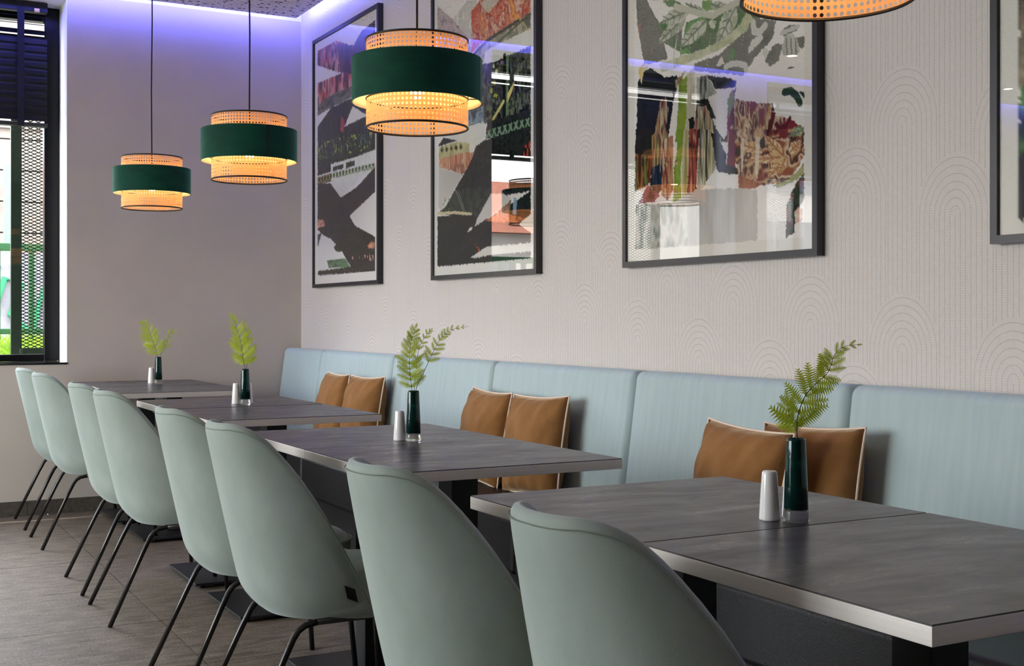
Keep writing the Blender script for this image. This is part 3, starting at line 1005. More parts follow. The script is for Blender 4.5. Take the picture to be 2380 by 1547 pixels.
    return ch
cproto = make_chair()
chairs = [
    (7.126, 'farthest sage velvet chair, beside the window wall'),
    (6.490, 'sage velvet chair second from the window wall'),
    (5.380, 'sage velvet chair third from the window wall'),
    (4.800, 'sage velvet chair fourth from the window wall, both rear legs fully visible'),
    (3.760, 'sage velvet chair fifth from the window wall, half covered by the one with a tag'),
    (3.170, 'sage velvet chair showing a small black tag low on its side'),
    (2.145, 'second nearest sage velvet chair, overlapping a table corner'),
    (1.490, 'nearest sage velvet chair at the bottom edge in front of the closest table'),
]
for i, (yc, lab) in enumerate(chairs):
    c = cproto if i == 0 else copy_tree(cproto)
    c.location = (1.10, yc, 0)
    tag(c, lab, 'chair', 'sage velvet chairs along the tables')

# ------------------------------------------------------------------ throw cushions
def pillow_mesh(seed, A=0.188, T=0.08, N=26):
    rng = random.Random(seed)
    ph = [rng.uniform(0, 6) for _ in range(6)]
    def edge(p, q):
        return A * p * (1 - 0.055 * (1 - q * q) ** 1.0) , A * q * (1 - 0.055 * (1 - p * p) ** 1.0)
    m = MB()
    v = []
    for side in (1, -1):
        for j in range(N + 1):
            for i in range(N + 1):
                p, q = 2 * i / N - 1, 2 * j / N - 1
                a, b = edge(p, q)
                h = T * ((1 - p * p) * (1 - q * q)) ** 0.42
                wr = 0.0035 * math.sin(7 * p + 4 * q + ph[0]) * math.sin(5 * q - 3 * p + ph[1])
                near = max(abs(p), abs(q))
                wr += 0.005 * math.sin(16 * (p + 0.6 * q) + ph[2]) * max(0, near - 0.45) * (1 - near ** 8) * 2
                v.append((side * (h + (wr if near < 0.999 else 0)), a, b))
    f = []
    n = N + 1
    for s_ in (0, 1):
        o = s_ * n * n
        for j in range(N):
            for i in range(N):
                a = o + j * n + i
                q4 = (a, a + 1, a + n + 1, a + n)
                f.append(q4 if s_ == 0 else q4[::-1])
    m.add(v, f)
    me = m.mesh('cover', M['pillow'], True)
    bm = bmesh.new(); bm.from_mesh(me)
    bmesh.ops.remove_doubles(bm, verts=bm.verts, dist=0.0005)
    bm.to_mesh(me); bm.free()
    me.polygons.foreach_set('use_smooth', [True] * len(me.polygons))
    ring = []
    for k in range(4):
        for i in range(N):
            t = 2 * i / N - 1
            p, q = ((t, -1), (1, t), (-t, 1), (-1, -t))[k]
            a, b = edge(p, q)
            # soften the very corner
            ring.append((0, a * 1.01, b * 1.01))
    pm = MB().tube(ring, 0.0032, 6, closed=True).mesh('piping', M['piping'], True)
    return me, pm
pillows = [
    (2.304, 6.215, -3, 0, 'brown velvet cushion nearest the window wall, light cream piping'),
    (2.312, 5.815, 4, -1, 'brown velvet cushion second from the window wall, beside the far panel seam'),
    (2.296, 4.445, -3, 1, 'left brown velvet cushion of the middle pair behind the middle fern'),
    (2.302, 4.045, 3, -2, 'right brown velvet cushion of the middle pair'),
    (2.136, 2.645, -2, 2, 'front brown velvet cushion of the nearest pair, overlapping the other'),
    (2.300, 2.555, 2, -2, 'brown velvet cushion behind the nearest dark vase, partly covered'),
]
for i, (px, py, rz, rx, lab) in enumerate(pillows):
    me, pm = pillow_mesh(i + 3)
    e = empty('throw_cushion', lab, 'cushion', (px, py, 0.452 + 0.183), group='brown velvet cushions on the bench')
    e.rotation_euler = (math.radians(rx), math.radians(9.5 if i != 4 else 11), math.radians(rz))
    link('cover', me, e)
    link('piping', pm, e)

# ------------------------------------------------------------------ pictures
FRX = WX - 0.031      # front face of the frames
def px_to_wall(u, v, X=FRX + 0.006):
    fx, fy = math.sin(YAW), math.cos(YAW)
    rx, ry = math.cos(YAW), -math.sin(YAW)
    k = (u - CX) / F_PX
    dx, dy = fx + k * rx, fy + k * ry
    t = X / dx
    return t * dy, CAM_H + t * (HORIZON - v) / F_PX

def vnoise(x, y, seed):
    xi, yi = np.floor(x).astype(np.int64), np.floor(y).astype(np.int64)
    fx, fy = x - xi, y - yi
    fx = fx * fx * (3 - 2 * fx); fy = fy * fy * (3 - 2 * fy)
    def h(a, b):
        n = (a * 374761393 + b * 668265263 + seed * 974634777) & 0xFFFFFFFF
        n = ((n ^ (n >> 13)) * 1274126177) & 0xFFFFFFFF
        return ((n ^ (n >> 16)) & 0xFFFF) / 65535.0
    return (h(xi, yi) * (1 - fx) + h(xi + 1, yi) * fx) * (1 - fy) + (h(xi, yi + 1) * (1 - fx) + h(xi + 1, yi + 1) * fx) * fy

class Print:
    """flat printed artwork: a fine grid of coloured vertices, coloured by drawing code"""
    def __init__(self, y_left, y_right, z0, z1, nx, ny, paper=(232, 229, 221)):
        self.yl, self.yr, self.z0, self.z1, self.nx, self.ny = y_left, y_right, z0, z1, nx, ny
        a = np.linspace(0, 1, nx + 1); b = np.linspace(0, 1, ny + 1)
        self.A, self.B = np.meshgrid(a, b)
        self.Y = y_left + (y_right - y_left) * self.A
        self.Z = z0 + (z1 - z0) * self.B
        self.C = np.ones((ny + 1, nx + 1, 3)) * np.array(paper, float)
        self.C += (vnoise(self.Y * 300, self.Z * 300, 5)[..., None] - 0.5) * 6
    def mask(self, pts):
        P = [px_to_wall(u, v) for u, v in pts]
        inside = np.zeros(self.Y.shape, bool)
        # a ragged edge
        Yj = self.Y + (vnoise(self.Y * 140, self.Z * 140, 11) - 0.5) * 0.006
        Zj = self.Z + (vnoise(self.Y * 140, self.Z * 140, 12) - 0.5) * 0.006
        n = len(P)
        j = n - 1
        for i in range(n):
            y1, z1 = P[i]; y2, z2 = P[j]
            if z1 != z2:
                c = ((z1 > Zj) != (z2 > Zj)) & (Yj < (y2 - y1) * (Zj - z1) / (z2 - z1) + y1)
                inside ^= c
            j = i
        return inside
    def poly(self, pts, cols, fy=60, fz=14, seed=1, sharp=2.0, amount=1.0):
        """fill a polygon with a noise blend through a list of colours (fy, fz = grain across / along)"""
        mk = self.mask(pts)
        self.fill(mk, cols, fy, fz, seed, sharp, amount)
    def fill(self, mk, cols, fy=60, fz=14, seed=1, sharp=2.0, amount=1.0):
        cols = np.array(cols, float)
        n = 0.55 * vnoise(self.Y * fy, self.Z * fz, seed) + 0.30 * vnoise(self.Y * fy * 2.3, self.Z * fz * 2.3, seed + 1) + 0.15 * vnoise(self.Y * fy * 5, self.Z * fz * 5, seed + 2)
        n = np.clip((n - 0.5) * sharp + 0.5, 0, 0.9999) * (len(cols) - 1)
        i = n.astype(int); fr = (n - i)[..., None]
        c = cols[i] * (1 - fr) + cols[np.minimum(i + 1, len(cols) - 1)] * fr
        self.C[mk] = self.C[mk] * (1 - amount) + c[mk] * amount
    def specks(self, pts, col, dens=0.12, f=150, seed=1):
        mk = self.mask(pts) & (vnoise(self.Y * f, self.Z * f, seed) > 1 - dens)
        self.C[mk] = np.array(col, float)
    def streaks(self, pts, col, dens=0.1, seed=1, fy=160, slant=0.0, fz=5, amount=0.85):
        mk = self.mask(pts) & (vnoise((self.Y + slant * self.Z) * fy, self.Z * fz, seed) > 1 - dens)
        self.C[mk] = self.C[mk] * (1 - amount) + np.array(col, float) * amount
    def line(self, pts, col, w=0.006):
        for (u0, v0), (u1, v1) in zip(pts[:-1], pts[1:]):
            y0, z0 = px_to_wall(u0, v0); y1, z1 = px_to_wall(u1, v1)
            d2 = (y1 - y0) ** 2 + (z1 - z0) ** 2 + 1e-12
            t = np.clip(((self.Y - y0) * (y1 - y0) + (self.Z - z0) * (z1 - z0)) / d2, 0, 1)
            d = np.hypot(self.Y - y0 - t * (y1 - y0), self.Z - z0 - t * (z1 - z0))
            self.C[d < w] = np.array(col, float)
    def leaf(self, base, tip, wid, cols, seed=1, vein=(120, 132, 110)):
        (u0, v0), (u1, v1) = base, tip
        du, dv = u1 - u0, v1 - v0
        L_ = math.hypot(du, dv); nx_, ny_ = -dv / L_, du / L_
        k = 9
        ptsa, ptsb = [], []
        for i in range(k + 1):
            t = i / k
            w_ = wid * math.sin(PI * t ** 0.8) * (1 + 0.12 * math.sin(9 * t + seed))
            ptsa.append((u0 + du * t + nx_ * w_, v0 + dv * t + ny_ * w_))
            ptsb.append((u0 + du * t - nx_ * w_, v0 + dv * t - ny_ * w_))
        self.poly(ptsa + ptsb[::-1], cols, 40, 40, seed, 1.6)
        self.line([base, tip], vein, 0.0035)
        for t in (0.3, 0.5, 0.7):
            self.line([(u0 + du * t, v0 + dv * t), (u0 + du * (t + .14) + nx_ * wid * .7, v0 + dv * (t + .14) + ny_ * wid * .7)], vein, 0.0022)
            self.line([(u0 + du * t, v0 + dv * t), (u0 + du * (t + .14) - nx_ * wid * .7, v0 + dv * (t + .14) - ny_ * wid * .7)], vein, 0.0022)
    def lattice(self, pts, col_bar, col_gap, ang=1.2, p=0.05):
        mk = self.mask(pts)
        a = np.abs(((self.Y + self.Z * ang * 0.6) / p) % 1 - 0.5)
        b = np.abs(((self.Y - self.Z * ang * 0.6) / p) % 1 - 0.5)
        bar = (a < 0.16) | (b < 0.16)
        self.C[mk & bar] = np.array(col_bar, float)
        self.C[mk & ~bar] = np.array(col_gap, float)
    def margin(self, pts, paper=(232, 229, 221)):
        mk = ~self.mask(pts)
        c = np.array(paper, float) + (vnoise(self.Y * 300, self.Z * 300, 5)[..., None] - 0.5) * 5
        self.C[mk] = c[mk]
    def build(self, parent, ori, X):
        me = bpy.data.meshes.new('print')
        nx, ny = self.nx, self.ny
        V = np.stack([np.full(self.Y.shape, X - ori[0]), self.Y - ori[1], self.Z - ori[2]], -1).reshape(-1, 3)
        i, j = np.meshgrid(np.arange(nx), np.arange(ny))
        a = (j * (nx + 1) + i).reshape(-1)
        Q = np.stack([a, a + nx + 1, a + nx + 2, a + 1], 1)[:, ::-1]
        me.vertices.add(len(V)); me.vertices.foreach_set('co', V.reshape(-1))
        me.loops.add(Q.size); me.loops.foreach_set('vertex_index', Q.reshape(-1).astype(np.int32))
        me.polygons.add(len(Q)); me.polygons.foreach_set('loop_start', np.arange(0, Q.size, 4, dtype=np.int32))
        me.update(); me.validate()
        at = me.attributes.new('ink', 'FLOAT_COLOR', 'POINT')
        c = np.clip(self.C / 255.0, 0, 1)
        c = np.where(c <= 0.04045, c / 12.92, ((c + 0.055) / 1.055) ** 2.4)
        c4 = np.concatenate([c, np.ones((*c.shape[:2], 1))], -1)
        at.data.foreach_set('color', c4.reshape(-1).astype(np.float32))
        me.materials.append(M['ink'])
        return link('print', me, parent)
def ink_material():
    m = mat('printed_ink', (200, 200, 200), 0.8, spec=0.1)
    n = m.node_tree.nodes
    a = n.new('ShaderNodeAttribute'); a.attribute_name = 'ink'
    m.node_tree.links.new(a.outputs['Color'], n['Principled BSDF'].inputs['Base Color'])
    return m
M['ink'] = ink_material()

def picture(y_near, y_far, z0, z1, label, pr):
    ori = (WX, (y_near + y_far) / 2, z0)
    e = empty('framed_picture', label, 'picture', ori, group='framed prints on the picture wall')
    fw = 0.021
    T = lambda m_, n_, mm, **k: m_.build(n_, mm, e, **k)
    y0, y1, h = y_near - ori[1], y_far - ori[1], z1 - z0
    d0, d1 = FRX - WX, -0.0015
    def bar(a, b):   # mitred frame bar given as two rectangles outer (a) inner (b)
        pass
    MB().add([(d0, y0, 0), (d0, y1, 0), (d0, y1 - fw, fw), (d0, y0 + fw, fw), (d1, y0, 0), (d1, y1, 0), (d1, y1 - fw, fw), (d1, y0 + fw, fw)], [(0, 1, 2, 3), (7, 6, 5, 4), (4, 5, 1, 0), (1, 5, 6, 2), (2, 6, 7, 3), (3, 7, 4, 0)]).build('frame_bar', M['picture_frame'], e)
    MB().add([(d0, y0, h), (d0, y1, h), (d0, y1 - fw, h - fw), (d0, y0 + fw, h - fw), (d1, y0, h), (d1, y1, h), (d1, y1 - fw, h - fw), (d1, y0 + fw, h - fw)], [(3, 2, 1, 0), (4, 5, 6, 7), (0, 1, 5, 4), (2, 6, 5, 1), (3, 7, 6, 2), (0, 4, 7, 3)]).build('frame_bar', M['picture_frame'], e)
    for ya, yb in ((y0, y0 + fw), (y1, y1 - fw)):
        v = [(d0, ya, 0), (d0, yb, fw), (d0, yb, h - fw), (d0, ya, h), (d1, ya, 0), (d1, yb, fw), (d1, yb, h - fw), (d1, ya, h)]
        f = [(0, 1, 2, 3), (7, 6, 5, 4), (0, 4, 5, 1), (1, 5, 6, 2), (2, 6, 7, 3), (3, 7, 4, 0)]
        MB().add(v, f).build('frame_bar', M['picture_frame'], e)
    MB().box(d0 + 0.012, d1 - 0.004, y0 + fw, y1 - fw, fw, h - fw).build('backing', M['white_paint'], e)
    pr.build(e, ori, FRX + 0.0105)
    MB().box(d0 + 0.005, d0 + 0.0075, y0 + fw, y1 - fw, fw, h - fw).build('glass', M['picture_glass'], e)
    return e

K1 = lambda *p: [(710 + a / 2.275, b / 2.275) for a, b in p]
def art_one():
    p = Print(7.127, 6.128, 1.318, 2.77, 170, 250)
    W = (226, 226, 218)
    dark = [(18, 18, 18), (34, 33, 30), (54, 48, 40), (24, 24, 22)]
    red = [(60, 30, 28), (140, 52, 40), (196, 90, 70), (214, 190, 180), (90, 40, 36)]
    p.poly(K1((60, 268), (160, 215), (250, 245), (240, 370), (165, 382), (60, 345)), red + [(40, 36, 44)], 26, 9, 3, 2.4)
    p.poly(K1((160, 230), (250, 240), (290, 165), (364, 105), (364, 290), (240, 470), (190, 440)), [(30, 30, 44), (60, 52, 66), (120, 60, 60), (40, 40, 56), (18, 20, 30)], 22, 6, 8, 2.4)
    p.poly(K1((250, 245), (290, 165), (364, 105), (364, 300), (245, 420)), [(22, 24, 44), (44, 48, 76), (28, 30, 52)], 30, 8, 9, 2)
    p.poly(K1((60, 440), (200, 380), (245, 395), (245, 470), (60, 560)), red, 24, 8, 5, 2.3)
    p.poly(K1((60, 560), (130, 500), (245, 452), (364, 430), (364, 500), (245, 510), (130, 570), (60, 612)), [(70, 74, 60), (120, 124, 98), (90, 96, 76), (40, 42, 36)], 12, 30, 6, 2)
    p.poly(K1((60, 670), (130, 570), (245, 515), (364, 505), (364, 840), (60, 930)), [(14, 18, 16), (26, 34, 30), (54, 60, 48), (20, 22, 22), (40, 56, 46)], 28, 7, 7, 2.4)
    p.specks(K1((60, 760), (364, 680), (364, 780), (60, 850)), (160, 170, 60), 0.20, 60, 3)
    p.specks(K1((60, 740), (364, 680), (364, 780), (60, 850)), (74, 120, 90), 0.24, 70, 5)
    for xx in (135, 203, 272, 330):
        p.line(K1((xx, 560), (xx - 2, 860)), (30, 52, 44), 0.012)
    p.poly(K1((60, 612), (100, 602), (60, 670)), [W, W], 9, 9, 1)
    p.poly(K1((203, 668), (245, 560), (322, 610)), [W, W], 9, 9, 1)
    p.poly(K1((185, 610), (205, 640), (195, 700), (180, 690)), [(150, 40, 40), (180, 70, 60)], 30, 20, 2)
    p.poly(K1((130, 868), (260, 830), (364, 790), (364, 880), (240, 985), (180, 1040), (130, 980)), [W, (214, 218, 208), W], 18, 18, 2)
    p.poly(K1((142, 882), (196, 864), (196, 890), (142, 906)), [(30, 34, 28), (60, 66, 52)], 20, 20, 3)
    p.poly(K1((210, 858), (256, 846), (256, 874), (210, 892)), [(30, 34, 28), (60, 66, 52)], 20, 20, 4)
    p.lattice(K1((132, 915), (364, 860), (364, 890), (132, 945)), (190, 204, 170), (64, 84, 60), 1.2, 0.05)
    p.lattice(K1((60, 935), (132, 915), (132, 960), (60, 972)), (140, 130, 80), (34, 36, 28), 1.2, 0.05)
    p.poly(K1((170, 1052), (215, 1022), (270, 985), (364, 880), (364, 1012), (228, 1142)), [(26, 24, 22), (60, 44, 36), (40, 44, 46), (24, 22, 20), (120, 60, 34)], 18, 12, 4, 2)
    p.poly(K1((60, 968), (130, 970), (180, 1042), (255, 1190), (364, 1250), (364, 1352), (215, 1400), (160, 1310), (60, 1215)), dark, 60, 60, 2, 2)
    p.specks(K1((60, 968), (130, 970), (364, 1250), (364, 1430), (60, 1215)), (96, 94, 88), 0.06, 160, 4)
    p.poly(K1((60, 1165), (92, 1160), (100, 1192), (62, 1206)), [(206, 120, 70), (230, 190, 150), (150, 60, 40)], 40, 40, 2)
    p.poly(K1((60, 1240), (80, 1230), (78, 1290), (60, 1300)), [(40, 60, 100), (30, 36, 48)], 40, 30, 2)
    p.poly(K1((62, 1305), (80, 1240), (130, 1262), (190, 1330), (235, 1412), (62, 1432)), [W, W], 9, 9, 2)
    p.poly(K1((145, 1310), (165, 1270), (185, 1330), (160, 1330)), dark, 40, 40, 2)
    p.poly(K1((108, 1376), (206, 1364), (234, 1412), (120, 1416)), [(120, 150, 110), (90, 124, 84), (60, 90, 60)], 14, 40, 2)
    p.poly(K1((62, 1432), (235, 1410), (210, 1350), (364, 1345), (364, 1432), (62, 1456)), dark + [(70, 60, 56)], 16, 60, 6, 2)
    p.specks(K1((240, 1345), (364, 1350), (364, 1375), (240, 1370)), (200, 150, 140), 0.35, 60, 2)
    p.poly(K1((322, 1300), (345, 1275), (362, 1285), (358, 1310), (330, 1312)), [(220, 190, 160), (190, 90, 50)], 60, 60, 2)
    p.margin(K1((58, 268), (364, 100), (364, 1432), (58, 1458)))
    return p
picture(6.107, 7.148, 1.297, 2.792, 'framed collage print farthest left, beside the corner', art_one())

K2 = lambda *p: [(990 + a / 4.55, b / 4.55) for a, b in p]
K3 = lambda *p: [(990 + a / 4.55, 320 + b / 4.55) for a, b in p]
def art_two():
    p = Print(5.419, 4.431, 1.318, 2.77, 230, 340)
    W = (224, 226, 214)
    dark = [(16, 20, 18), (28, 34, 32), (44, 50, 46), (20, 26, 24)]
    p.poly(K2((110, -300), (430, 0), (1100, -380), (1100, -700), (110, -700)), [(90, 60, 60), (170, 80, 60), (210, 180, 160), (60, 60, 60)], 10, 8, 4, 2)
    p.poly(K2((110, 55), (270, 200), (440, 375), (470, 560), (110, 560)), [(170, 152, 150), (196, 182, 178), (140, 124, 124)], 60, 40, 3, 2)
    p.poly(K2((270, 200), (430, 0), (520, 0), (560, 560), (440, 400)), [(206, 204, 194), (190, 190, 182), (222, 220, 210)], 30, 20, 3, 2)
    p.poly(K2((470, 120), (560, 0), (640, -60), (1100, -60), (1100, 130), (960, 215), (600, 440), (470, 560)), [(196, 84, 64), (214, 140, 110), (160, 52, 40), (222, 200, 178), (190, 90, 56), (228, 160, 80)], 22, 12, 6, 2.2)
    p.streaks(K2((470, 60), (1100, -60), (1100, 130), (600, 440)), (228, 190, 150), 0.12, 4, 90, 0.1, 9)
    p.poly(K2((580, 20), (740, -60), (760, 10), (650, 140), (600, 90)), [(210, 206, 186), (190, 180, 160)], 20, 20, 2)
    p.poly(K2((470, 600), (640, 420), (830, 300), (970, 210), (1100, 125), (1100, 300), (820, 430), (620, 540), (600, 660), (470, 700)), [(150, 152, 124), (190, 186, 150), (112, 122, 104), (206, 180, 130), (96, 104, 92)], 14, 14, 5, 2.2)
    p.line(K2((470, 600), (640, 425), (970, 215)), (70, 70, 62), 0.008)
    p.line(K2((760, 440), (860, 350), (1000, 220), (1100, 140)), (90, 88, 70), 0.006)
    p.poly(K2((610, 545), (820, 435), (1100, 305), (1100, 480), (860, 585), (712, 655)), [W, (216, 218, 206)], 9, 9, 2)
    p.poly(K2((440, 700), (712, 655), (860, 585), (1100, 480), (1100, 1150), (640, 1300), (440, 1330)), [(18, 22, 18), (40, 50, 40), (84, 92, 66), (24, 26, 24), (70, 74, 70), (120, 128, 100), (16, 18, 18)], 24, 11, 9, 2.6)
    p.specks(K2((660, 860), (920, 840), (920, 1080), (660, 1010)), (176, 178, 60), 0.28, 34, 3)
    p.specks(K2((600, 700), (800, 640), (800, 900), (600, 900)), (206, 210, 170), 0.22, 36, 4)
    p.specks(K2((660, 1060), (1090, 960), (1090, 1140), (660, 1200)), (110, 132, 96), 0.28, 60, 5)
    p.streaks(K2((860, 500), (1100, 480), (1100, 800), (860, 760)), (150, 130, 140), 0.24, 7, 50, 0.0, 5)
    p.line(K2((852, 600), (848, 1320)), (104, 136, 100), 0.010)
    p.line(K2((820, 590), (815, 1300)), (12, 14, 12), 0.013)
    p.poly(K2((848, 1000), (930, 850), (900, 980), (850, 1080)), [(220, 196, 90), (230, 216, 140)], 20, 20, 3)
    p.line(K2((700, 1260), (812, 1070)), (214, 208, 130), 0.008)
    p.poly(K2((440, 1180), (600, 1120), (600, 1300), (440, 1320)), [(70, 90, 110), (150, 170, 180), (60, 70, 80)], 20, 40, 3)
    p.poly(K2((440, 1330), (600, 1290), (620, 1440), (540, 1547), (300, 1480), (120, 1430)), [W, (216, 214, 206)], 9, 9, 3)
    # dark lower half
    p.poly(K2((640, 1290), (1100, 1150), (1100, 1240), (620, 1420)), dark, 40, 40, 3)
    p.lattice(K2((640, 1380), (1100, 1235), (1100, 1330), (620, 1470)), (128, 160, 128), (30, 40, 36), 1.4, 0.05)
    p.poly(K3((520, 90), (620, 20), (1100, -130), (1100, 560), (880, 600), (300, 540), (400, 370)), dark, 50, 50, 3, 2.2)
    p.specks(K3((520, 90), (1100, -130), (1100, 200), (620, 540)), (112, 122, 116), 0.06, 130, 7)
    p.specks(K3((1040, 20), (1095, 0), (1095, 200), (1020, 200)), (190, 70, 54), 0.35, 60, 8)
    p.poly(K3((120, 80), (175, 0), (320, 30), (130, 90)), dark, 40, 40, 4)
    p.poly(K3((130, 92), (340, 40), (450, 60), (450, 150), (130, 215)), [(206, 200, 150), (190, 190, 140), (170, 160, 110)], 20, 20, 3)
    for k in range(5):
        cx_, cy_ = 160 + k * 50, 128 - k * 8
        p.poly(K3((cx_ - 18, cy_), (cx_, cy_ - 34), (cx_ + 18, cy_), (cx_, cy_ + 34)), [(52, 56, 40), (90, 84, 50)], 40, 40, k)
    p.poly(K3((130, 215), (450, 150), (500, 160), (440, 300), (385, 385), (130, 310)), [(206, 160, 120), (190, 110, 70), (222, 200, 160), (150, 90, 70), (214, 150, 110)], 26, 7, 4, 2.2)
    p.poly(K3((128, 315), (382, 388), (275, 570), (200, 690), (150, 765), (124, 735)), [(214, 212, 202), (206, 204, 194)], 9, 9, 3)
    p.poly(K3((300, 545), (620, 520), (880, 600), (700, 700), (530, 900), (115, 790), (190, 740)), [(26, 36, 32), (44, 56, 50), (66, 76, 66), (30, 40, 36)], 34, 30, 5, 2)
    p.line(K3((310, 565), (390, 780)), (120, 128, 116), 0.004)
    p.line(K3((335, 570), (400, 770)), (120, 128, 116), 0.003)
    p.specks(K3((170, 640), (260, 600), (260, 790), (150, 790)), (130, 150, 80), 0.25, 70, 9)
    p.line(K3((118, 800), (300, 790), (470, 808)), (206, 196, 160), 0.007)
    p.poly(K3((113, 830), (480, 815), (640, 860), (1100, 560), (1100, 1280), (113, 1365)), [(20, 26, 28), (28, 34, 36), (38, 42, 44), (18, 22, 24)], 30, 30, 6, 2)
    p.specks(K3((113, 860), (640, 880), (640, 1330), (113, 1365)), (96, 110, 112), 0.025, 150, 4)
    p.poly(K3((675, 592), (800, 585), (895, 640), (820, 710), (640, 850), (505, 940), (530, 860)), [(214, 212, 204), (206, 204, 196)], 9, 9, 3)
    p.poly(K3((430, 998), (455, 950), (482, 945), (478, 968)), [W, W], 9, 9, 3)
    p.poly(K3((760, 770), (895, 650), (860, 830), (700, 860)), [(110, 84, 66), (180, 150, 120), (60, 50, 46)], 26, 8, 3, 2)
    p.poly(K3((680, 830), (880, 815), (1040, 850), (1000, 900), (620, 880)), [(170, 96, 66), (206, 130, 80), (110, 60, 50)], 16, 40, 3, 2)
    p.streaks(K3((900, 640), (1095, 600), (1095, 840), (900, 800)), (140, 170, 190), 0.26, 3, 50, 0.1, 5)
    p.poly(K3((970, 910), (1100, 810), (1100, 1000), (1030, 960)), [W, W], 9, 9, 3)
    p.specks(K3((380, 1060), (560, 1100), (560, 1200), (380, 1180)), (200, 90, 60), 0.10, 60, 8)
    p.poly(K3((465, 1262), (520, 1225), (640, 1150), (1100, 1110), (1100, 1200), (660, 1240), (500, 1275)), [(214, 214, 206), (206, 206, 198)], 9, 9, 3)
    p.margin(K3((112, -2400), (1098, -2400), (1098, 1275), (112, 1364)), (226, 226, 218))
    return p
picture(4.410, 5.440, 1.297, 2.792, 'framed collage print half behind the nearest complete hanging lamp', art_two())

K4 = lambda *p: [(1430 + a / 4.688, b / 4.688) for a, b in p]
K5 = lambda *p: [(1430 + a / 4.55, 300 + b / 4.55) for a, b in p]
def art_three():
    p = Print(3.753, 2.770, 1.318, 2.77, 330, 480)
    G = [(112, 112, 104), (124, 124, 116), (100, 100, 92)]
    W = (214, 212, 202)
    leafc = [(188, 190, 172), (206, 206, 190), (164, 170, 146), (176, 184, 156)]
    p.poly(K4((215, -1200), (2048, -1200), (2048, -40), (330, 0), (215, 0)), [(120, 124, 110), (170, 176, 150), (206, 206, 194), (110, 140, 84)], 9, 9, 4, 2)
    p.poly(K4((215, 0), (330, 0), (430, 190), (540, 340), (520, 470), (560, 640), (400, 690), (300, 690), (230, 260)), G, 8, 8, 3)
    p.streaks(K4((220, 240), (330, 300), (420, 560), (300, 660)), (200, 130, 116), 0.35, 3, 80, 0.15, 5, 0.6)
    p.poly(K4((440, 260), (560, 180), (720, 300), (700, 560), (520, 470)), [(104, 106, 96), (120, 122, 110), (90, 130, 80)], 20, 9, 3)
    p.poly(K4((470, 260), (540, 190), (600, 280), (520, 340)), [(76, 140, 80), (60, 110, 60)], 20, 9, 3)
    p.poly(K4((760, 240), (1000, 150), (1300, 60), (1400, 0), (1600, 120), (1480, 330), (1280, 430), (980, 560), (860, 600), (700, 560)), [(104, 106, 98), (120, 120, 112), (84, 120, 70), (96, 96, 90)], 12, 9, 5, 2)
    p.poly(K4((500, 0), (640, 0), (760, 60), (560, 70)), [(84, 120, 80), (150, 170, 130)], 20, 20, 5)
    p.poly(K4((940, 0), (1040, 0), (1060, 90), (1000, 130), (930, 90)), [(110, 150, 80), (130, 164, 96)], 20, 20, 6)
    p.poly(K4((800, 220), (960, 180), (980, 240), (830, 330), (720, 420)), [(96, 146, 88), (120, 160, 100)], 14, 20, 6)
    p.poly(K4((690, 560), (770, 520), (800, 570), (700, 600)), [(96, 146, 88), (120, 160, 100)], 14, 20, 6)
    for xa, ya, xb, yb, ww in ((760, 170, 455, 470, 15), (980, 220, 700, 515, 17), (1300, 70, 1085, 510, 18), (800, 110, 480, 250, 17), (1020, 40, 1250, 120, 14), (1000, 150, 760, 40, 8)):
        p.leaf((1430 + xa / 4.688, ya / 4.688), (1430 + xb / 4.688, yb / 4.688), ww, leafc, xa)
    p.line(K4((640, 70), (860, 130), (1060, 170), (1180, 90), (1330, 20)), (196, 196, 176), 0.011)
    p.poly(K4((1005, 240), (1040, 205), (1085, 230), (1070, 300), (1025, 310)), leafc, 30, 30, 4)
    # pale sweeping band
    p.poly(K4((470, 690), (760, 590), (980, 520), (1180, 410), (1340, 270), (1420, 130), (1490, 190), (1420, 330), (1240, 480), (1000, 600), (760, 690), (640, 740), (490, 790)), [(190, 194, 160), (206, 206, 176), (170, 178, 140), (212, 204, 170)], 10, 10, 8, 2)
    p.poly(K4((850, 690), (1130, 590), (1240, 480), (1420, 330), (1490, 190), (1740, 220), (1700, 420), (1500, 640), (1380, 820), (850, 770)), G, 9, 9, 9)
    p.poly(K4((1090, 700), (1150, 610), (1175, 690), (1100, 730)), [W, W], 9, 9, 3)
    p.poly(K4((1480, 430), (1580, 370), (1600, 420), (1430, 600), (1440, 520)), [W, W], 9, 9, 3)
    p.poly(K4((1250, 520), (1290, 540), (1270, 640), (1220, 640)), [(80, 140, 84), (110, 150, 100)], 20, 20, 3)
    p.line(K4((1490, 250), (1500, 340), (1560, 350), (1620, 280)), (206, 206, 196), 0.012)
    p.line(K4((1620, 560), (1650, 620), (1700, 600), (1780, 530)), (206, 206, 196), 0.012)
    p.line(K4((1190, 730), (1250, 695), (1330, 690), (1405, 710), (1412, 770)), (206, 206, 196), 0.010)
    p.poly(K4((1660, 560), (1730, 480), (1810, 480), (1770, 660), (1680, 720), (1620, 660)), G, 9, 9, 3)
    p.poly(K4((1795, 340), (1880, 270), (1990, 260), (1960, 330), (1830, 400)), [(96, 102, 92), (130, 134, 122)], 9, 40, 3)
    p.line(K4((1800, 360), (1980, 285)), (196, 196, 184), 0.007)
    p.poly(K4((1840, 390), (1940, 370), (2000, 560), (1940, 620), (1830, 600), (1790, 560)), [(196, 196, 184), (180, 182, 168), (210, 208, 198)], 24, 6, 3)
    for xx in (1860, 1910, 1960):
        p.line(K4((xx - 10, 420), (xx, 590)), (128, 130, 118), 0.003)
    p.poly(K4((1960, 410), (2048, 395), (2048, 510), (1990, 520)), G, 9, 9, 3)
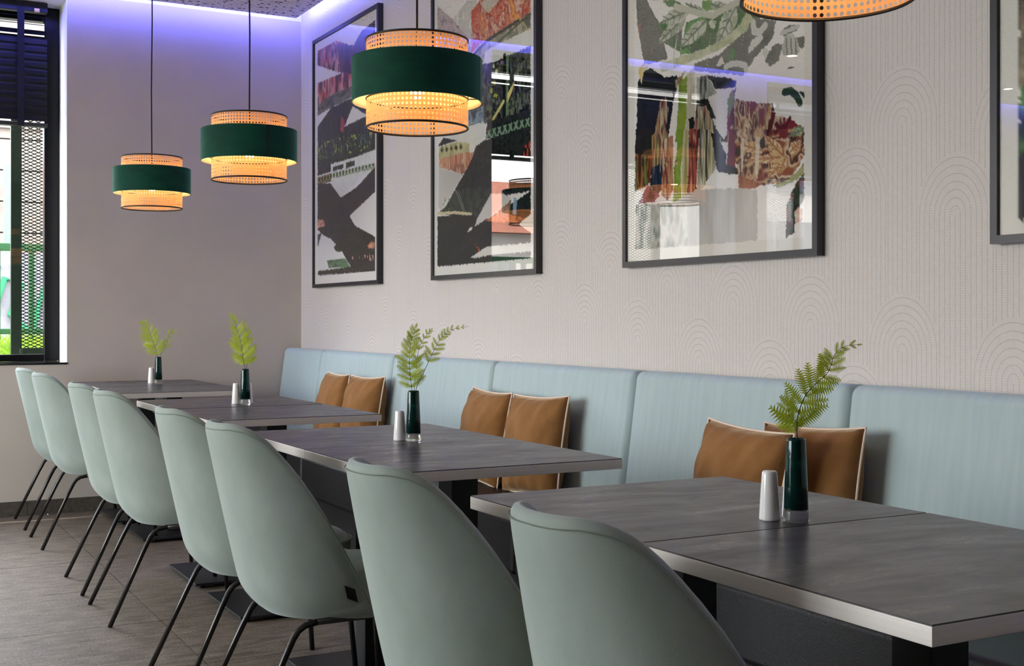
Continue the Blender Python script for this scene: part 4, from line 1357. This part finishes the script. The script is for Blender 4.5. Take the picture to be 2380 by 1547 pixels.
    p.poly(K4((1840, 760), (1900, 722), (1950, 725), (1900, 745)), [(90, 94, 86), (90, 94, 86)], 9, 9, 3)
    # middle
    p.poly(K4((280, 790), (370, 735), (520, 840), (660, 820), (680, 900), (620, 1100), (560, 1547), (215, 1547), (235, 900)), [(20, 24, 26), (32, 36, 38), (24, 28, 30)], 20, 20, 3)
    p.poly(K4((235, 760), (300, 690), (360, 720), (300, 780), (275, 920)), [(214, 190, 110), (222, 214, 190)], 40, 40, 3)
    p.poly(K4((480, 1100), (540, 1040), (570, 1200), (540, 1400), (560, 1547), (400, 1547)), [(120, 40, 36), (190, 170, 120), (80, 30, 30), (206, 196, 160), (140, 120, 70)], 60, 6, 7, 2.3)
    p.poly(K4((680, 900), (770, 820), (770, 1300), (730, 1547), (640, 1547), (680, 1100)), [(128, 150, 44), (146, 166, 60), (110, 136, 40)], 14, 10, 3)
    p.poly(K4((640, 880), (760, 760), (720, 860), (650, 960)), [(190, 186, 150), (120, 90, 60)], 30, 30, 3)
    p.poly(K4((770, 820), (850, 700), (850, 1547), (720, 1547), (760, 1300)), [(196, 190, 160), (206, 202, 178), (180, 172, 140)], 30, 6, 5)
    p.poly(K4((790, 1290), (850, 1270), (850, 1400), (800, 1500)), [(28, 30, 28), (40, 40, 36)], 20, 20, 3)
    p.poly(K4((870, 840), (980, 820), (1040, 900), (1090, 1020), (1000, 1060), (880, 1100)), [(150, 154, 144), (190, 190, 178), (60, 64, 60)], 30, 9, 3)
    p.poly(K4((980, 820), (1240, 850), (1310, 880), (1300, 950), (1190, 960), (1080, 970), (1040, 890)), [(26, 30, 28), (40, 46, 42), (20, 22, 22)], 20, 20, 3)
    p.poly(K4((870, 1100), (990, 1065), (1085, 1290), (1000, 1300), (880, 1200)), [(36, 44, 40), (60, 70, 60), (28, 32, 30)], 20, 20, 3)
    p.poly(K4((870, 1150), (980, 1150), (1040, 1300), (1110, 1547), (790, 1547), (850, 1350)), [(196, 190, 150), (120, 110, 76), (206, 200, 170), (60, 60, 46), (170, 80, 60), (210, 206, 186)], 70, 5, 4, 2.4)
    p.poly(K4((1040, 1300), (1090, 1400), (1190, 1547), (1090, 1547)), [(26, 30, 30), (36, 40, 40)], 20, 20, 3)
    p.poly(K4((1300, 960), (1250, 1000), (1210, 1250), (1200, 1547), (1290, 1547), (1280, 1100)), [(130, 48, 44), (100, 36, 36), (150, 70, 60)], 40, 8, 4)
    p.poly(K4((1210, 1080), (1270, 960), (1290, 1100), (1220, 1300)), [(150, 160, 90), (110, 130, 80)], 30, 8, 4)
    p.poly(K4((1290, 1080), (1480, 1110), (1700, 1130), (1740, 1250), (1900, 1300), (2048, 1390), (2048, 1547), (1160, 1547), (1180, 1500), (1280, 1330)), [(120, 44, 40), (206, 190, 140), (60, 28, 26), (190, 150, 100), (222, 206, 170), (90, 34, 32)], 30, 10, 6, 2.6)
    p.streaks(K4((1290, 1080), (1740, 1130), (1740, 1547), (1290, 1547)), (226, 218, 196), 0.16, 6, 110, 0.08, 3)
    p.poly(K4((1740, 1380), (1890, 1300), (2040, 1390), (1950, 1500), (1780, 1530)), [(128, 44, 42), (150, 60, 56)], 30, 20, 4)
    p.leaf((1430 + 2040 / 4.688, 1390 / 4.688), (1430 + 1870 / 4.688, 1510 / 4.688), 13, [(120, 146, 110), (176, 190, 150), (90, 120, 84)], 3)
    p.line(K4((1740, 1350), (1780, 1395), (1850, 1370), (1890, 1285)), (90, 30, 28), 0.007)
    p.line(K4((1830, 1000), (1900, 990), (1960, 1040), (2000, 1120)), (44, 70, 54), 0.012)
    p.poly(K4((1990, 1000), (2048, 1000), (2048, 1080)), [(30, 50, 42), (40, 60, 50)], 20, 20, 3)
    # bottom third
    p.poly(K5((205, 0), (380, 0), (380, 260), (360, 560), (200, 660), (200, 300)), [(26, 28, 30), (40, 36, 34), (24, 26, 28)], 20, 20, 4)
    p.poly(K5((200, 260), (390, 280), (380, 460), (330, 600), (195, 660)), [(60, 34, 26), (130, 60, 36), (160, 120, 60), (44, 30, 26), (110, 120, 60)], 50, 8, 5, 2.4)
    p.poly(K5((370, 60), (540, 0), (540, 200), (500, 380), (440, 440), (380, 430)), [(190, 176, 120), (130, 50, 44), (206, 196, 160), (90, 40, 36), (150, 160, 90)], 60, 6, 6, 2.4)
    p.poly(K5((390, 400), (490, 360), (490, 640), (440, 690), (350, 590)), [(24, 32, 46), (50, 66, 90), (20, 24, 34), (150, 170, 180)], 60, 4, 5, 2.2)
    p.poly(K5((330, 580), (460, 700), (400, 770), (230, 790), (300, 650)), [(120, 60, 80), (150, 90, 100), (90, 50, 60)], 20, 20, 4)
    p.poly(K5((490, 120), (600, 60), (600, 640), (540, 760), (480, 700)), [(140, 56, 46), (190, 150, 110), (110, 40, 36), (200, 186, 150)], 40, 5, 5, 2.2)
    p.poly(K5((640, 0), (760, 0), (700, 200), (680, 480), (690, 830), (600, 830), (610, 400), (640, 250)), [(136, 160, 52), (120, 150, 50), (150, 170, 70), (90, 140, 60)], 14, 8, 4)
    p.poly(K5((710, 0), (780, 0), (770, 300), (750, 760), (690, 780), (690, 420)), [(190, 184, 136), (206, 200, 166), (160, 150, 90)], 40, 5, 4, 2)
    p.poly(K5((770, 0), (880, 0), (870, 300), (840, 700), (750, 780), (760, 400)), [(170, 84, 66), (60, 40, 50), (150, 60, 50), (206, 160, 120), (120, 46, 42)], 40, 5, 7, 2.2)
    p.poly(K5((880, 0), (1030, 0), (1050, 420), (950, 560), (900, 640), (850, 640), (870, 300)), [(206, 202, 176), (170, 160, 110), (120, 120, 80), (214, 210, 196), (60, 60, 50)], 70, 4, 8, 2.3)
    p.poly(K5((1000, 20), (1060, 60), (1160, 260), (1160, 400), (1060, 420), (1040, 300)), [(26, 28, 30), (36, 40, 40)], 20, 20, 3)
    p.poly(K5((1190, 0), (1270, 0), (1260, 400), (1170, 370)), [(130, 50, 46), (110, 40, 40), (150, 70, 60)], 40, 8, 4)
    p.poly(K5((1170, 370), (1260, 400), (1310, 440), (1300, 480), (1080, 460), (1060, 420)), [(24, 26, 28), (40, 36, 36)], 20, 20, 3)
    p.poly(K5((1255, 0), (1985, 0), (1985, 290), (1900, 420), (1830, 560), (1560, 590), (1290, 480), (1255, 300)), [(40, 26, 24), (120, 50, 40), (206, 176, 130), (70, 34, 30), (226, 206, 170), (150, 90, 60)], 14, 14, 5, 2.4)
    pale = [(222, 200, 156), (206, 170, 122), (232, 218, 186)]
    for a, b, ww in (((1800, 290), (1380, 330), 12), ((1800, 290), (1600, 520), 13), ((1760, 280), (1560, 60), 12), ((1830, 250), (1950, 120), 12), ((1560, 230), (1280, 150), 14), ((1780, 330), (1720, 470), 9)):
        p.leaf((1430 + a[0] / 4.55, 300 + a[1] / 4.55), (1430 + b[0] / 4.55, 300 + b[1] / 4.55), ww, pale, a[0] + b[1], (176, 128, 90))
    p.poly(K5((1510, 120), (1560, 80), (1580, 180), (1530, 220)), [(20, 20, 18), (34, 30, 26)], 20, 20, 3)
    p.poly(K5((1720, 0), (1820, 0), (1800, 90), (1720, 100)), [(140, 56, 50), (120, 44, 42)], 20, 20, 3)
    p.leaf((1430 + 1985 / 4.55, 300), (1430 + 1830 / 4.55, 300 + 70 / 4.55), 8, [(130, 156, 120), (176, 190, 150)], 4)
    p.poly(K5((1980, 350), (1985, 480), (1850, 560), (1720, 620), (1640, 600), (1800, 540), (1900, 460)), [(150, 150, 100), (172, 172, 120), (120, 120, 76)], 14, 14, 3)
    p.poly(K5((1290, 480), (1560, 590), (1490, 610), (1410, 640), (1290, 640)), [(130, 60, 50), (170, 110, 80), (110, 46, 42)], 40, 5, 3, 2)
    p.streaks(K5((1270, 100), (1660, 60), (1560, 600), (1270, 600)), (226, 218, 196), 0.16, 9, 90, 0.06, 3)
    p.poly(K5((1900, 560), (1985, 470), (1985, 720), (1900, 900), (1880, 1100), (1790, 1145), (1800, 800)), [(40, 24, 28), (80, 30, 40), (30, 40, 36), (60, 70, 50), (110, 50, 50)], 20, 10, 3, 2.3)
    p.poly(K5((1880, 880), (1930, 820), (1975, 850), (1960, 960), (1900, 1000)), [(206, 160, 140), (226, 206, 190), (170, 90, 80)], 30, 30, 3, 2.2)
    p.poly(K5((840, 640), (1290, 620), (1490, 640), (1490, 1170), (1400, 1180), (780, 1240), (560, 1250), (560, 800)), [(206, 204, 196), (190, 188, 180), (170, 170, 164)], 20, 4, 3, 1.6)
    p.poly(K5((205, 800), (560, 780), (740, 800), (760, 1240), (560, 1255), (200, 1270)), [(196, 192, 182), (120, 130, 116), (206, 204, 194), (150, 150, 136)], 16, 8, 3, 2)
    p.streaks(K5((205, 100), (1000, 60), (1000, 900), (205, 900)), (226, 224, 210), 0.09, 12, 130, 0.12, 3)
    p.streaks(K4((300, 700), (1500, 650), (1500, 1547), (300, 1547)), (220, 222, 214), 0.06, 14, 130, 0.2, 3)
    p.streaks(K4((480, 300), (1700, 100), (1700, 800), (480, 800)), (212, 216, 206), 0.05, 15, 130, 0.25, 3)
    for u, v in ((1430 + 640 / 4.55, 300 + 345 / 4.55), (1430 + 632 / 4.55, 300 + 660 / 4.55), (1430 + 540 / 4.55, 300 + 370 / 4.55), (1430 + 525 / 4.55, 300 + 605 / 4.55)):
        p.poly([(u - 4, v - 3), (u + 2, v - 6), (u + 5, v + 1), (u, v + 7), (u - 4, v + 4)], [(110, 40, 30), (206, 180, 130)], 90, 90, 4)
    p.margin(K5((192, -3000), (1987, -3000), (1987, 1140), (192, 1275)), (222, 219, 208))
    return p
picture(2.749, 3.774, 1.297, 2.792, 'widest framed print with leaves and maroon streaks above the nearest cushions', art_three())

def art_four():
    p = Print(2.108, 1.12, 1.318, 2.77, 120, 180)
    q = lambda *a: [(2200 + x_ / 2.494, y_ / 2.494) for x_, y_ in a]
    p.poly(q((412, -900), (900, -900), (900, 1380), (412, 1280)), [(150, 130, 90), (60, 50, 40), (190, 176, 150), (40, 60, 44)], 10, 10, 4, 2.2)
    p.poly(q((410, 160), (900, 160), (900, 560), (412, 540)), [(196, 186, 160), (120, 110, 90), (206, 200, 180)], 12, 16, 3, 2)
    p.poly(q((412, 540), (449, 480), (900, 480), (900, 880), (410, 920)), [(48, 110, 64), (90, 150, 80), (30, 60, 44)], 16, 12, 3, 2)
    p.poly(q((405, 920), (449, 860), (900, 860), (900, 1400), (402, 1280)), [(24, 34, 40), (36, 46, 50)], 16, 16, 3, 2)
    p.specks(q((405, 1080), (449, 1080), (449, 1240), (405, 1240)), (220, 224, 220), 0.25, 70, 3)
    p.margin([(2364, -900), (2900, -900), (2900, 545), (2361, 512)], (226, 226, 216))
    return p
picture(1.10, 2.130, 1.297, 2.792, 'framed print cut off by the right edge of the photograph', art_four())

# ------------------------------------------------------------------ pendant lamps
def cane_drum(r, z0, z1, npitch=76):
    """cylinder of woven cane: every cell a square with an octagonal hole"""
    rows = max(2, round((z1 - z0) / 0.0128))
    dz_ = (z1 - z0) / rows
    m = MB()
    R_ = 0.305
    def pt(a, z): return (r * math.cos(a), r * math.sin(a), z)
    v, f = [], []
    for j in range(rows):
        for k in range(npitch):
            a0 = 2 * PI * k / npitch; da = 2 * PI / npitch
            zc = z0 + (j + .5) * dz_
            o = len(v)
            for c in range(8):           # outer square ring of 8 points
                t = c * PI / 4
                cx_, cy_ = math.cos(t), math.sin(t)
                s = 0.5 / max(abs(cx_), abs(cy_))
                v.append(pt(a0 + da * (.5 + cx_ * s), zc + dz_ * cy_ * s))
            for c in range(8):
                t = c * PI / 4 + PI / 8 * 0
                v.append(pt(a0 + da * (.5 + math.cos(t) * R_), zc + dz_ * math.sin(t) * R_))
            for c in range(8):
                d = (c + 1) % 8
                f.append((o + c, o + d, o + 8 + d, o + 8 + c))
    m.add(v, f)
    return m
def ring(r, z, th, mb=None, n=72):
    return MB().tube([(r * math.cos(2 * PI * k / n), r * math.sin(2 * PI * k / n), z) for k in range(n)], th, 6, closed=True)
LZ = 1.672
def make_lamp():
    t = empty('pendant_lamp', '', '')
    R1, R2 = 0.1925, 0.150
    zA, zB, zC, zD = 0.0, 0.076, 0.2035, 0.262
    # velvet drum with light lining
    n = 72
    m = MB()
    m.lathe([(R1, zB), (R1, zC)], n, cap=False)
    m.lathe([(R1, zC), (R1 - 0.003, zC)], n, cap=False)
    m.lathe([(R1 - 0.003, zB), (R1, zB)], n, cap=False)
    drum = m.build('velvet_shade', M['velvet_green'], t, True, auto=40)
    MB().lathe([(R1 - 0.003, zC), (R1 - 0.003, zB)], n, cap=False).build('lining', M['lining'], drum, True)
    sa = math.radians(-100)
    MB().box(-0.0006, 0.0006, -0.004, 0.004, zB, zC).build('seam', M['trim_black'], drum, loc=None)
    se = drum_children = [o for o in COL.objects if o.parent == drum and o.name.startswith('seam')][-1]
    se.location = (R1 * math.cos(sa) * 1.0006, R1 * math.sin(sa) * 1.0006, 0)
    se.rotation_euler = (0, 0, sa)
    lo = cane_drum(R2, zA + 0.004, zB + 0.010).build('cane_shade', M['cane'], t)
    ring(R2, zA + 0.002, 0.0034).build('trim', M['trim_black'], lo, True)
    ring(R2, zB + 0.011, 0.0022).build('trim', M['trim_black'], lo, True)
    up = cane_drum(R2, zC - 0.02, zD - 0.004).build('cane_shade', M['cane'], t)
    ring(R2, zD - 0.002, 0.0034).build('trim', M['trim_black'], up, True)
    # wire frame
    for k in range(3):
        a = 2 * PI * k / 3 + 0.6
        MB().tube([(R1 * 0.985 * math.cos(a), R1 * 0.985 * math.sin(a), zB + 0.012), (R2 * math.cos(a), R2 * math.sin(a), zB + 0.012)], 0.0016, 6).build('spoke', M['trim_black'], t)
        MB().tube([(R2 * math.cos(a), R2 * math.sin(a), zC - 0.004), (0.018 * math.cos(a), 0.018 * math.sin(a), zC - 0.004)], 0.0016, 6).build('spoke', M['trim_black'], t)
        MB().tube([(R1 * 0.985 * math.cos(a), R1 * 0.985 * math.sin(a), zC - 0.004), (R2 * math.cos(a), R2 * math.sin(a), zC - 0.004)], 0.0016, 6).build('spoke', M['trim_black'], t)
        MB().tube([(R2 * 1.004 * math.cos(a), R2 * 1.004 * math.sin(a), zB + 0.012), (R2 * 1.004 * math.cos(a), R2 * 1.004 * math.sin(a), zC - 0.004)], 0.0014, 6).build('stay', M['trim_black'], t)
    MB().lathe([(0.0, zC + 0.012), (0.012, zC + 0.010), (0.021, zC - 0.006), (0.021, zC - 0.055), (0.0, zC - 0.056)], 20).build('socket', M['socket'], t, True)
    MB().lathe([(0.0, zC - 0.116), (0.010, zC - 0.113), (0.018, zC - 0.104), (0.020, zC - 0.094), (0.017, zC - 0.080), (0.012, zC - 0.066), (0.010, zC - 0.056)], 20).build('bulb', M['bulb'], t, True)
    MB().tube([(0, 0, zC + 0.010), (0.003, 0.001, 0.6), (-0.001, 0.002, 0.95), (0, 0, CEIL - LZ - 0.012)], 0.0032, 8).build('cord', M['cord'], t, True)
    MB().lathe([(0.0, CEIL - LZ - 0.028), (0.045, CEIL - LZ - 0.026), (0.05, CEIL - LZ - 0.018), (0.05, CEIL - LZ)], 28).build('ceiling_rose', M['socket'], t, True)
    return t
lproto = make_lamp()
lamps = [
    (1.400, 6.410, 'farthest and smallest green velvet and cane hanging lamp'),
    (1.462, 4.915, 'green velvet and cane hanging lamp just left of the first picture'),
    (1.500, 3.340, 'largest complete green velvet and cane hanging lamp, in front of the second picture'),
    (1.530, 1.645, 'nearest hanging lamp, only its glowing cane bottom showing at the top edge'),
]
for i, (lx, ly, lab) in enumerate(lamps):
    t = lproto if i == 0 else copy_tree(lproto)
    t.location = (lx, ly, LZ)
    t.rotation_euler = (0, 0, math.radians((170, 15, 57, 120)[i]))
    tag(t, lab, 'lamp', 'green velvet and cane pendant lamps over the tables')

# recessed downlights mirrored in the picture glass, plus unseen aisle ones added for fill
def downlight(x_, y_, lab):
    t = empty('downlight', lab, 'ceiling light', (x_, y_, CEIL), group='recessed ceiling downlights')
    MB().lathe([(0.050, 0.0), (0.050, -0.004), (0.036, -0.005), (0.036, 0.0)], 28, cap=False).build('ring', M['spot_ring'], t, True)
    MB().lathe([(0.0, -0.0015), (0.035, -0.0015)], 28, cap=False).build('lens', M['spot_glow'], t)
    d = bpy.data.lights.new('downlight_beam', 'SPOT')
    d.energy = 26; d.color = (1.0, 0.84, 0.66); d.spot_size = math.radians(110); d.spot_blend = 0.8; d.shadow_soft_size = 0.035
    o = bpy.data.objects.new('downlight_beam', d); COL.objects.link(o); o.parent = t; o.location = (0, 0, -0.008)
for x_, y_, lab in ((-0.83, 6.67, 'recessed ceiling downlight mirrored near the top of the widest picture'),
                    (-3.2, 6.8, 'recessed ceiling downlight mirrored in the cut-off picture'),
                    (-0.83, 3.6, 'added unseen fill light over the aisle left of the chairs'),
                    (-0.83, 0.6, 'added unseen fill light over the aisle beside the camera')):
    downlight(x_, y_, lab)

# ------------------------------------------------------------------ table-top things: vases, shakers, ferns
def make_vase():
    t = empty('bud_vase', '', '')
    n = 36
    # tapered body of teal glass with a dark filled core, on a thick clear foot
    MB().lathe([(0.0, 0.0), (0.0205, 0.0), (0.0232, 0.0025), (0.0232, 0.006), (0.0226, 0.018), (0.0220, 0.0225), (0.0, 0.0205)], n).build('glass_foot', M['vase_base'], t, True)
    MB().lathe([(0.0, 0.0212), (0.0219, 0.0232), (0.0205, 0.065), (0.0185, 0.110), (0.0172, 0.143), (0.0166, 0.1478), (0.0158, 0.1485), (0.0148, 0.1470), (0.0145, 0.140), (0.0155, 0.112), (0.0158, 0.110), (0.0, 0.108)], n).build('glass_body', M['vase_teal'], t, True)
    MB().lathe([(0.0, 0.024), (0.0195, 0.0255), (0.0182, 0.062), (0.0168, 0.092), (0.0, 0.098)], n).build('dark_core', M['vase_core'], t, True)
    return t
def make_shaker():
    t = empty('shaker', '', '')
    MB().lathe([(0.0, 0.0), (0.0172, 0.0), (0.0186, 0.0012), (0.0188, 0.004), (0.0165, 0.045), (0.0140, 0.080), (0.0132, 0.0862), (0.0115, 0.0882), (0.0, 0.0888)], 36).build('body', M['china'], t, True)
    hm = MB().lathe([(0.0, 0.0), (0.0009, 0.0)], 8, cap=False).mesh('hole', M['hole'])
    for a in range(3):
        link('hole', hm, t, loc=(0.004 * math.cos(a * 2.1), 0.004 * math.sin(a * 2.1), 0.0892))
    return t
vproto, sproto = make_vase(), make_shaker()
DIR = Vector((math.cos(YAW), -math.sin(YAW), 0))      # sideways direction the ferns spread in
DEP = Vector((math.sin(YAW), math.cos(YAW), 0))

def leaflet_mesh(name, teeth=11, W=0.17, bend=0.12):
    """one serrated pinna, length 1 along +x, flat in xy, drooping in z"""
    v, f = [], []
    mids = []
    for i in range(teeth + 1):
        t = i / teeth
        mids.append(len(v)); v.append((t, 0, 0.035 * math.sin(PI * t) - bend * t * t))
    for sg in (1, -1):
        for i in range(teeth):
            t0, t1 = i / teeth, (i + 1) / teeth
            w0 = W * (math.sin(PI * min(1, t0 * 0.86 + 0.16)) ** 0.8)
            tip = (t0 + 1.55 / teeth, sg * (w0 * 1.2 + 0.02), -bend * t0 * t0 - 0.02)
            notch = (t0 + 0.5 / teeth, sg * w0 * 0.30, 0.02 - bend * t0 * t0)
            o = len(v)
            v += [notch, tip, (t1 + 0.28 / teeth, sg * w0 * 0.28, 0.02 - bend * t1 * t1)]
            q = (mids[i], o, o + 1, o + 2, mids[i + 1])
            f.append(q if sg < 0 else q[::-1])
    m = MB(); m.add(v, f)
    return m.mesh(name, M['fern'])
LEAF = [leaflet_mesh('leaflet', 12, 0.22, 0.10), leaflet_mesh('leaflet', 11, 0.25, 0.28), leaflet_mesh('leaflet', 10, 0.27, -0.10)]

def fern(base, pts, lens, label, start=0.1, n=9, seed=1, spread=62, tip_bare=0.0, sr=0.0011):
    """one stem: pts are (sideways, up, depth) in metres from the vase mouth; lens(t) the leaflet length"""
    rng = random.Random(seed)
    P = [Vector(base) + DIR * a + Vector((0, 0, b)) + DEP * c for a, b, c in pts]
    # smooth the polyline
    def cr(i, t):
        p0, p1, p2, p3 = P[max(i - 1, 0)], P[i], P[min(i + 1, len(P) - 1)], P[min(i + 2, len(P) - 1)]
        return 0.5 * ((2 * p1) + (p2 - p0) * t + (2 * p0 - 5 * p1 + 4 * p2 - p3) * t * t + (3 * p1 - p0 - 3 * p2 + p3) * t ** 3)
    Q = [cr(i, k / 5) for i in range(len(P) - 1) for k in range(5)] + [P[-1]]
    e = empty('fern_sprig', label, 'fern', tuple(base))
    O_ = Vector(base)
    N_ = len(Q)
    MB().tube([q - O_ for q in Q], [sr * (1 - 0.7 * i / N_) for i in range(N_)], 6).build('stem', M['stem'], e, True)
    for k in range(n):
        t = start + (1 - start - 0.01) * (k / (n - 1)) ** 0.92
        fi = t * (N_ - 1)
        i = min(int(fi), N_ - 2)
        p = Q[i].lerp(Q[i + 1], fi - i)
        d = (Q[min(i + 2, N_ - 1)] - Q[max(i - 1, 0)]).normalized()
        side = d.cross(DEP)
        if side.length < 1e-4: side = DIR.copy()
        side.normalize()
        for sg in (1, -1):
            if k == n - 1 and sg < 0: continue
            ang = math.radians(spread + rng.uniform(-12, 12) - 26 * t)
            if k == n - 1: ang = 0.05
            xa = (d * math.cos(ang) + side * (sg * math.sin(ang)) + DEP * rng.uniform(-0.35, 0.30)).normalized()
            za = (-DEP + Vector((0, 0, 0.35)) + DIR * rng.uniform(-.25, .25))
            za = (za - xa * za.dot(xa)).normalized()
            ya = za.cross(xa)
            L_ = lens(t) * rng.uniform(0.85, 1.15)
            mt = Matrix((xa * L_, ya * L_, za * L_)).transposed().to_4x4()
            mt.translation = p - O_ + d * rng.uniform(-0.002, 0.002)
            o = link('leaflet', rng.choice(LEAF), e)
            o.matrix_local = mt
    return e
VASES = [
    (1.560, 6.985, 'farthest dark teal bud vase, standing on the table by the window wall', (-0.042, 0.012), 'white shaker left of the farthest vase', None),
    (1.506, 5.123, 'dark teal bud vase second from the window wall', (-0.040, 0.010), 'left white shaker beside the second vase', 'white shaker mostly hidden behind the second vase'),
    (1.493, 3.351, 'green-topped dark teal bud vase on the table under the nearest complete lamp', (-0.0415, 0.012), 'white shaker left of the vase with the two-stemmed fern', None),
    (1.499, 1.692, 'nearest dark teal bud vase with clear glass foot, beside the table joint', (-0.0435, 0.018), 'nearest white shaker, left of the closest vase', 'white shaker half hidden behind the closest vase'),
]
first = True
sfirst = True
for i, (vx, vy, lab, (sd, dp), slab, s2) in enumerate(VASES):
    v = vproto if first else copy_tree(vproto)
    first = False
    v.location = (vx, vy, TOP)
    tag(v, lab, 'vase', 'dark teal bud vases on the tables')
    for lb, a, b in ((slab, sd, dp), (s2, 0.004, 0.048)):
        if lb is None: continue
        s_ = sproto if sfirst else copy_tree(sproto)
        sfirst = False
        p = Vector((vx, vy, TOP)) + DIR * a + DEP * b
        s_.location = p
        tag(s_, lb, 'shaker', 'white china shakers on the tables')
    mouth = Vector((vx, vy, TOP + 0.112))
    sc = lambda px: px / F_PX * (vx * math.sin(YAW) + vy * math.cos(YAW))     # photo pixels at this distance to metres
    c_ = 0.036
    if i == 0:
        fern(mouth, [(0, 0, 0), (sc(-1), c_ + sc(2), 0), (sc(-10), c_ + sc(28), .005), (sc(-20), c_ + sc(57), .0), (sc(-33), c_ + sc(80), -.01)], lambda t: sc(27) * (0.75 + 0.5 * math.sin(PI * t)) * (1.15 - 0.6 * t), 'bright lime fern sprig leaning left in the farthest vase', 0.30, 9, 4)
        fern(mouth, [(0.003, 0, 0.004), (sc(4), c_ + sc(4), .005), (sc(14), c_ + sc(20), .01), (sc(19), c_ + sc(36), .015), (sc(23), c_ + sc(55), .02), (sc(34), c_ + sc(59), .02)], lambda t: sc(17) * (1.1 - 0.6 * t), 'small lime fern sprig leaning right in the farthest vase', 0.42, 6, 5)
    if i == 1:
        fern(mouth, [(0, 0, 0), (sc(-1), c_ + sc(4), 0), (sc(-6), c_ + sc(32), 0), (sc(-10), c_ + sc(60), .005), (sc(-19), c_ + sc(95), 0), (sc(-28), c_ + sc(122), -.01)], lambda t: sc(31) * (0.8 + 0.45 * math.sin(PI * t)) * (1.15 - 0.7 * t), 'tall lime fern sprig in the second vase', 0.26, 11, 8)
        fern(mouth, [(0.003, 0, 0.004), (sc(3), c_ + sc(6), .004), (sc(6), c_ + sc(40), .02), (sc(2), c_ + sc(80), .03), (sc(-6), c_ + sc(104), .03)], lambda t: sc(27) * (1.1 - 0.7 * t), 'lime fern sprig behind the tall one in the second vase', 0.32, 8, 9)
    if i == 2:
        fern(mouth, [(0, 0, 0), (sc(-4), c_ + sc(6), 0), (sc(-8), c_ + sc(45), 0), (sc(-9), c_ + sc(88), .0), (sc(-3), c_ + sc(120), -.005), (sc(5), c_ + sc(144), -.01)], lambda t: sc(35) * (0.85 + 0.4 * math.sin(PI * t)) * (1.12 - 0.72 * t), 'upright lime fern sprig in the vase under the nearest complete lamp', 0.22, 14, 12)
        fern(mouth, [(0.002, 0, 0.005), (sc(2), c_ + sc(6), .006), (sc(5), c_ + sc(50), .02), (sc(12), c_ + sc(100), .03), (sc(28), c_ + sc(128), .03), (sc(40), c_ + sc(142), .03)], lambda t: sc(28) * (1.1 - 0.8 * t), 'lime fern sprig with a curved tip behind the upright one', 0.30, 9, 16)
        fern(mouth, [(0.003, 0, 0.002), (sc(8), c_ + sc(10), 0), (sc(28), c_ + sc(52), 0), (sc(46), c_ + sc(90), 0), (sc(64), c_ + sc(122), 0), (sc(86), c_ + sc(142), 0), (sc(124), c_ + sc(149), 0)], lambda t: sc(31) * (1.25 - 1.08 * t), 'long lime fern sprig arching right toward the picture wall', 0.40, 12, 14)
    if i == 3:
        fern(mouth, [(0, 0, 0), (sc(2), c_ + sc(8), 0), (sc(3), c_ + sc(46), 0), (sc(12), c_ + sc(78), 0), (sc(26), c_ + sc(104), .004), (sc(48), c_ + sc(128), .004), (sc(72), c_ + sc(150), .002), (sc(82), c_ + sc(172), 0), (sc(90), c_ + sc(196), 0), (sc(112), c_ + sc(214), 0), (sc(146), c_ + sc(218), 0)], lambda t: sc(66) * (0.8 + 0.35 * math.sin(PI * t)) * (1.12 - 0.86 * t), 'largest fern sprig curving right out of the closest vase', 0.16, 14, 24, 58)
        fern(mouth, [(0.003, 0, 0.004), (sc(4), c_ + sc(6), .004), (sc(0), c_ + sc(24), .01), (sc(-10), c_ + sc(52), .02), (sc(-14), c_ + sc(84), .02)], lambda t: sc(50) * (1.1 - 0.55 * t), 'short fern sprig leaning left in the closest vase', 0.40, 7, 27)
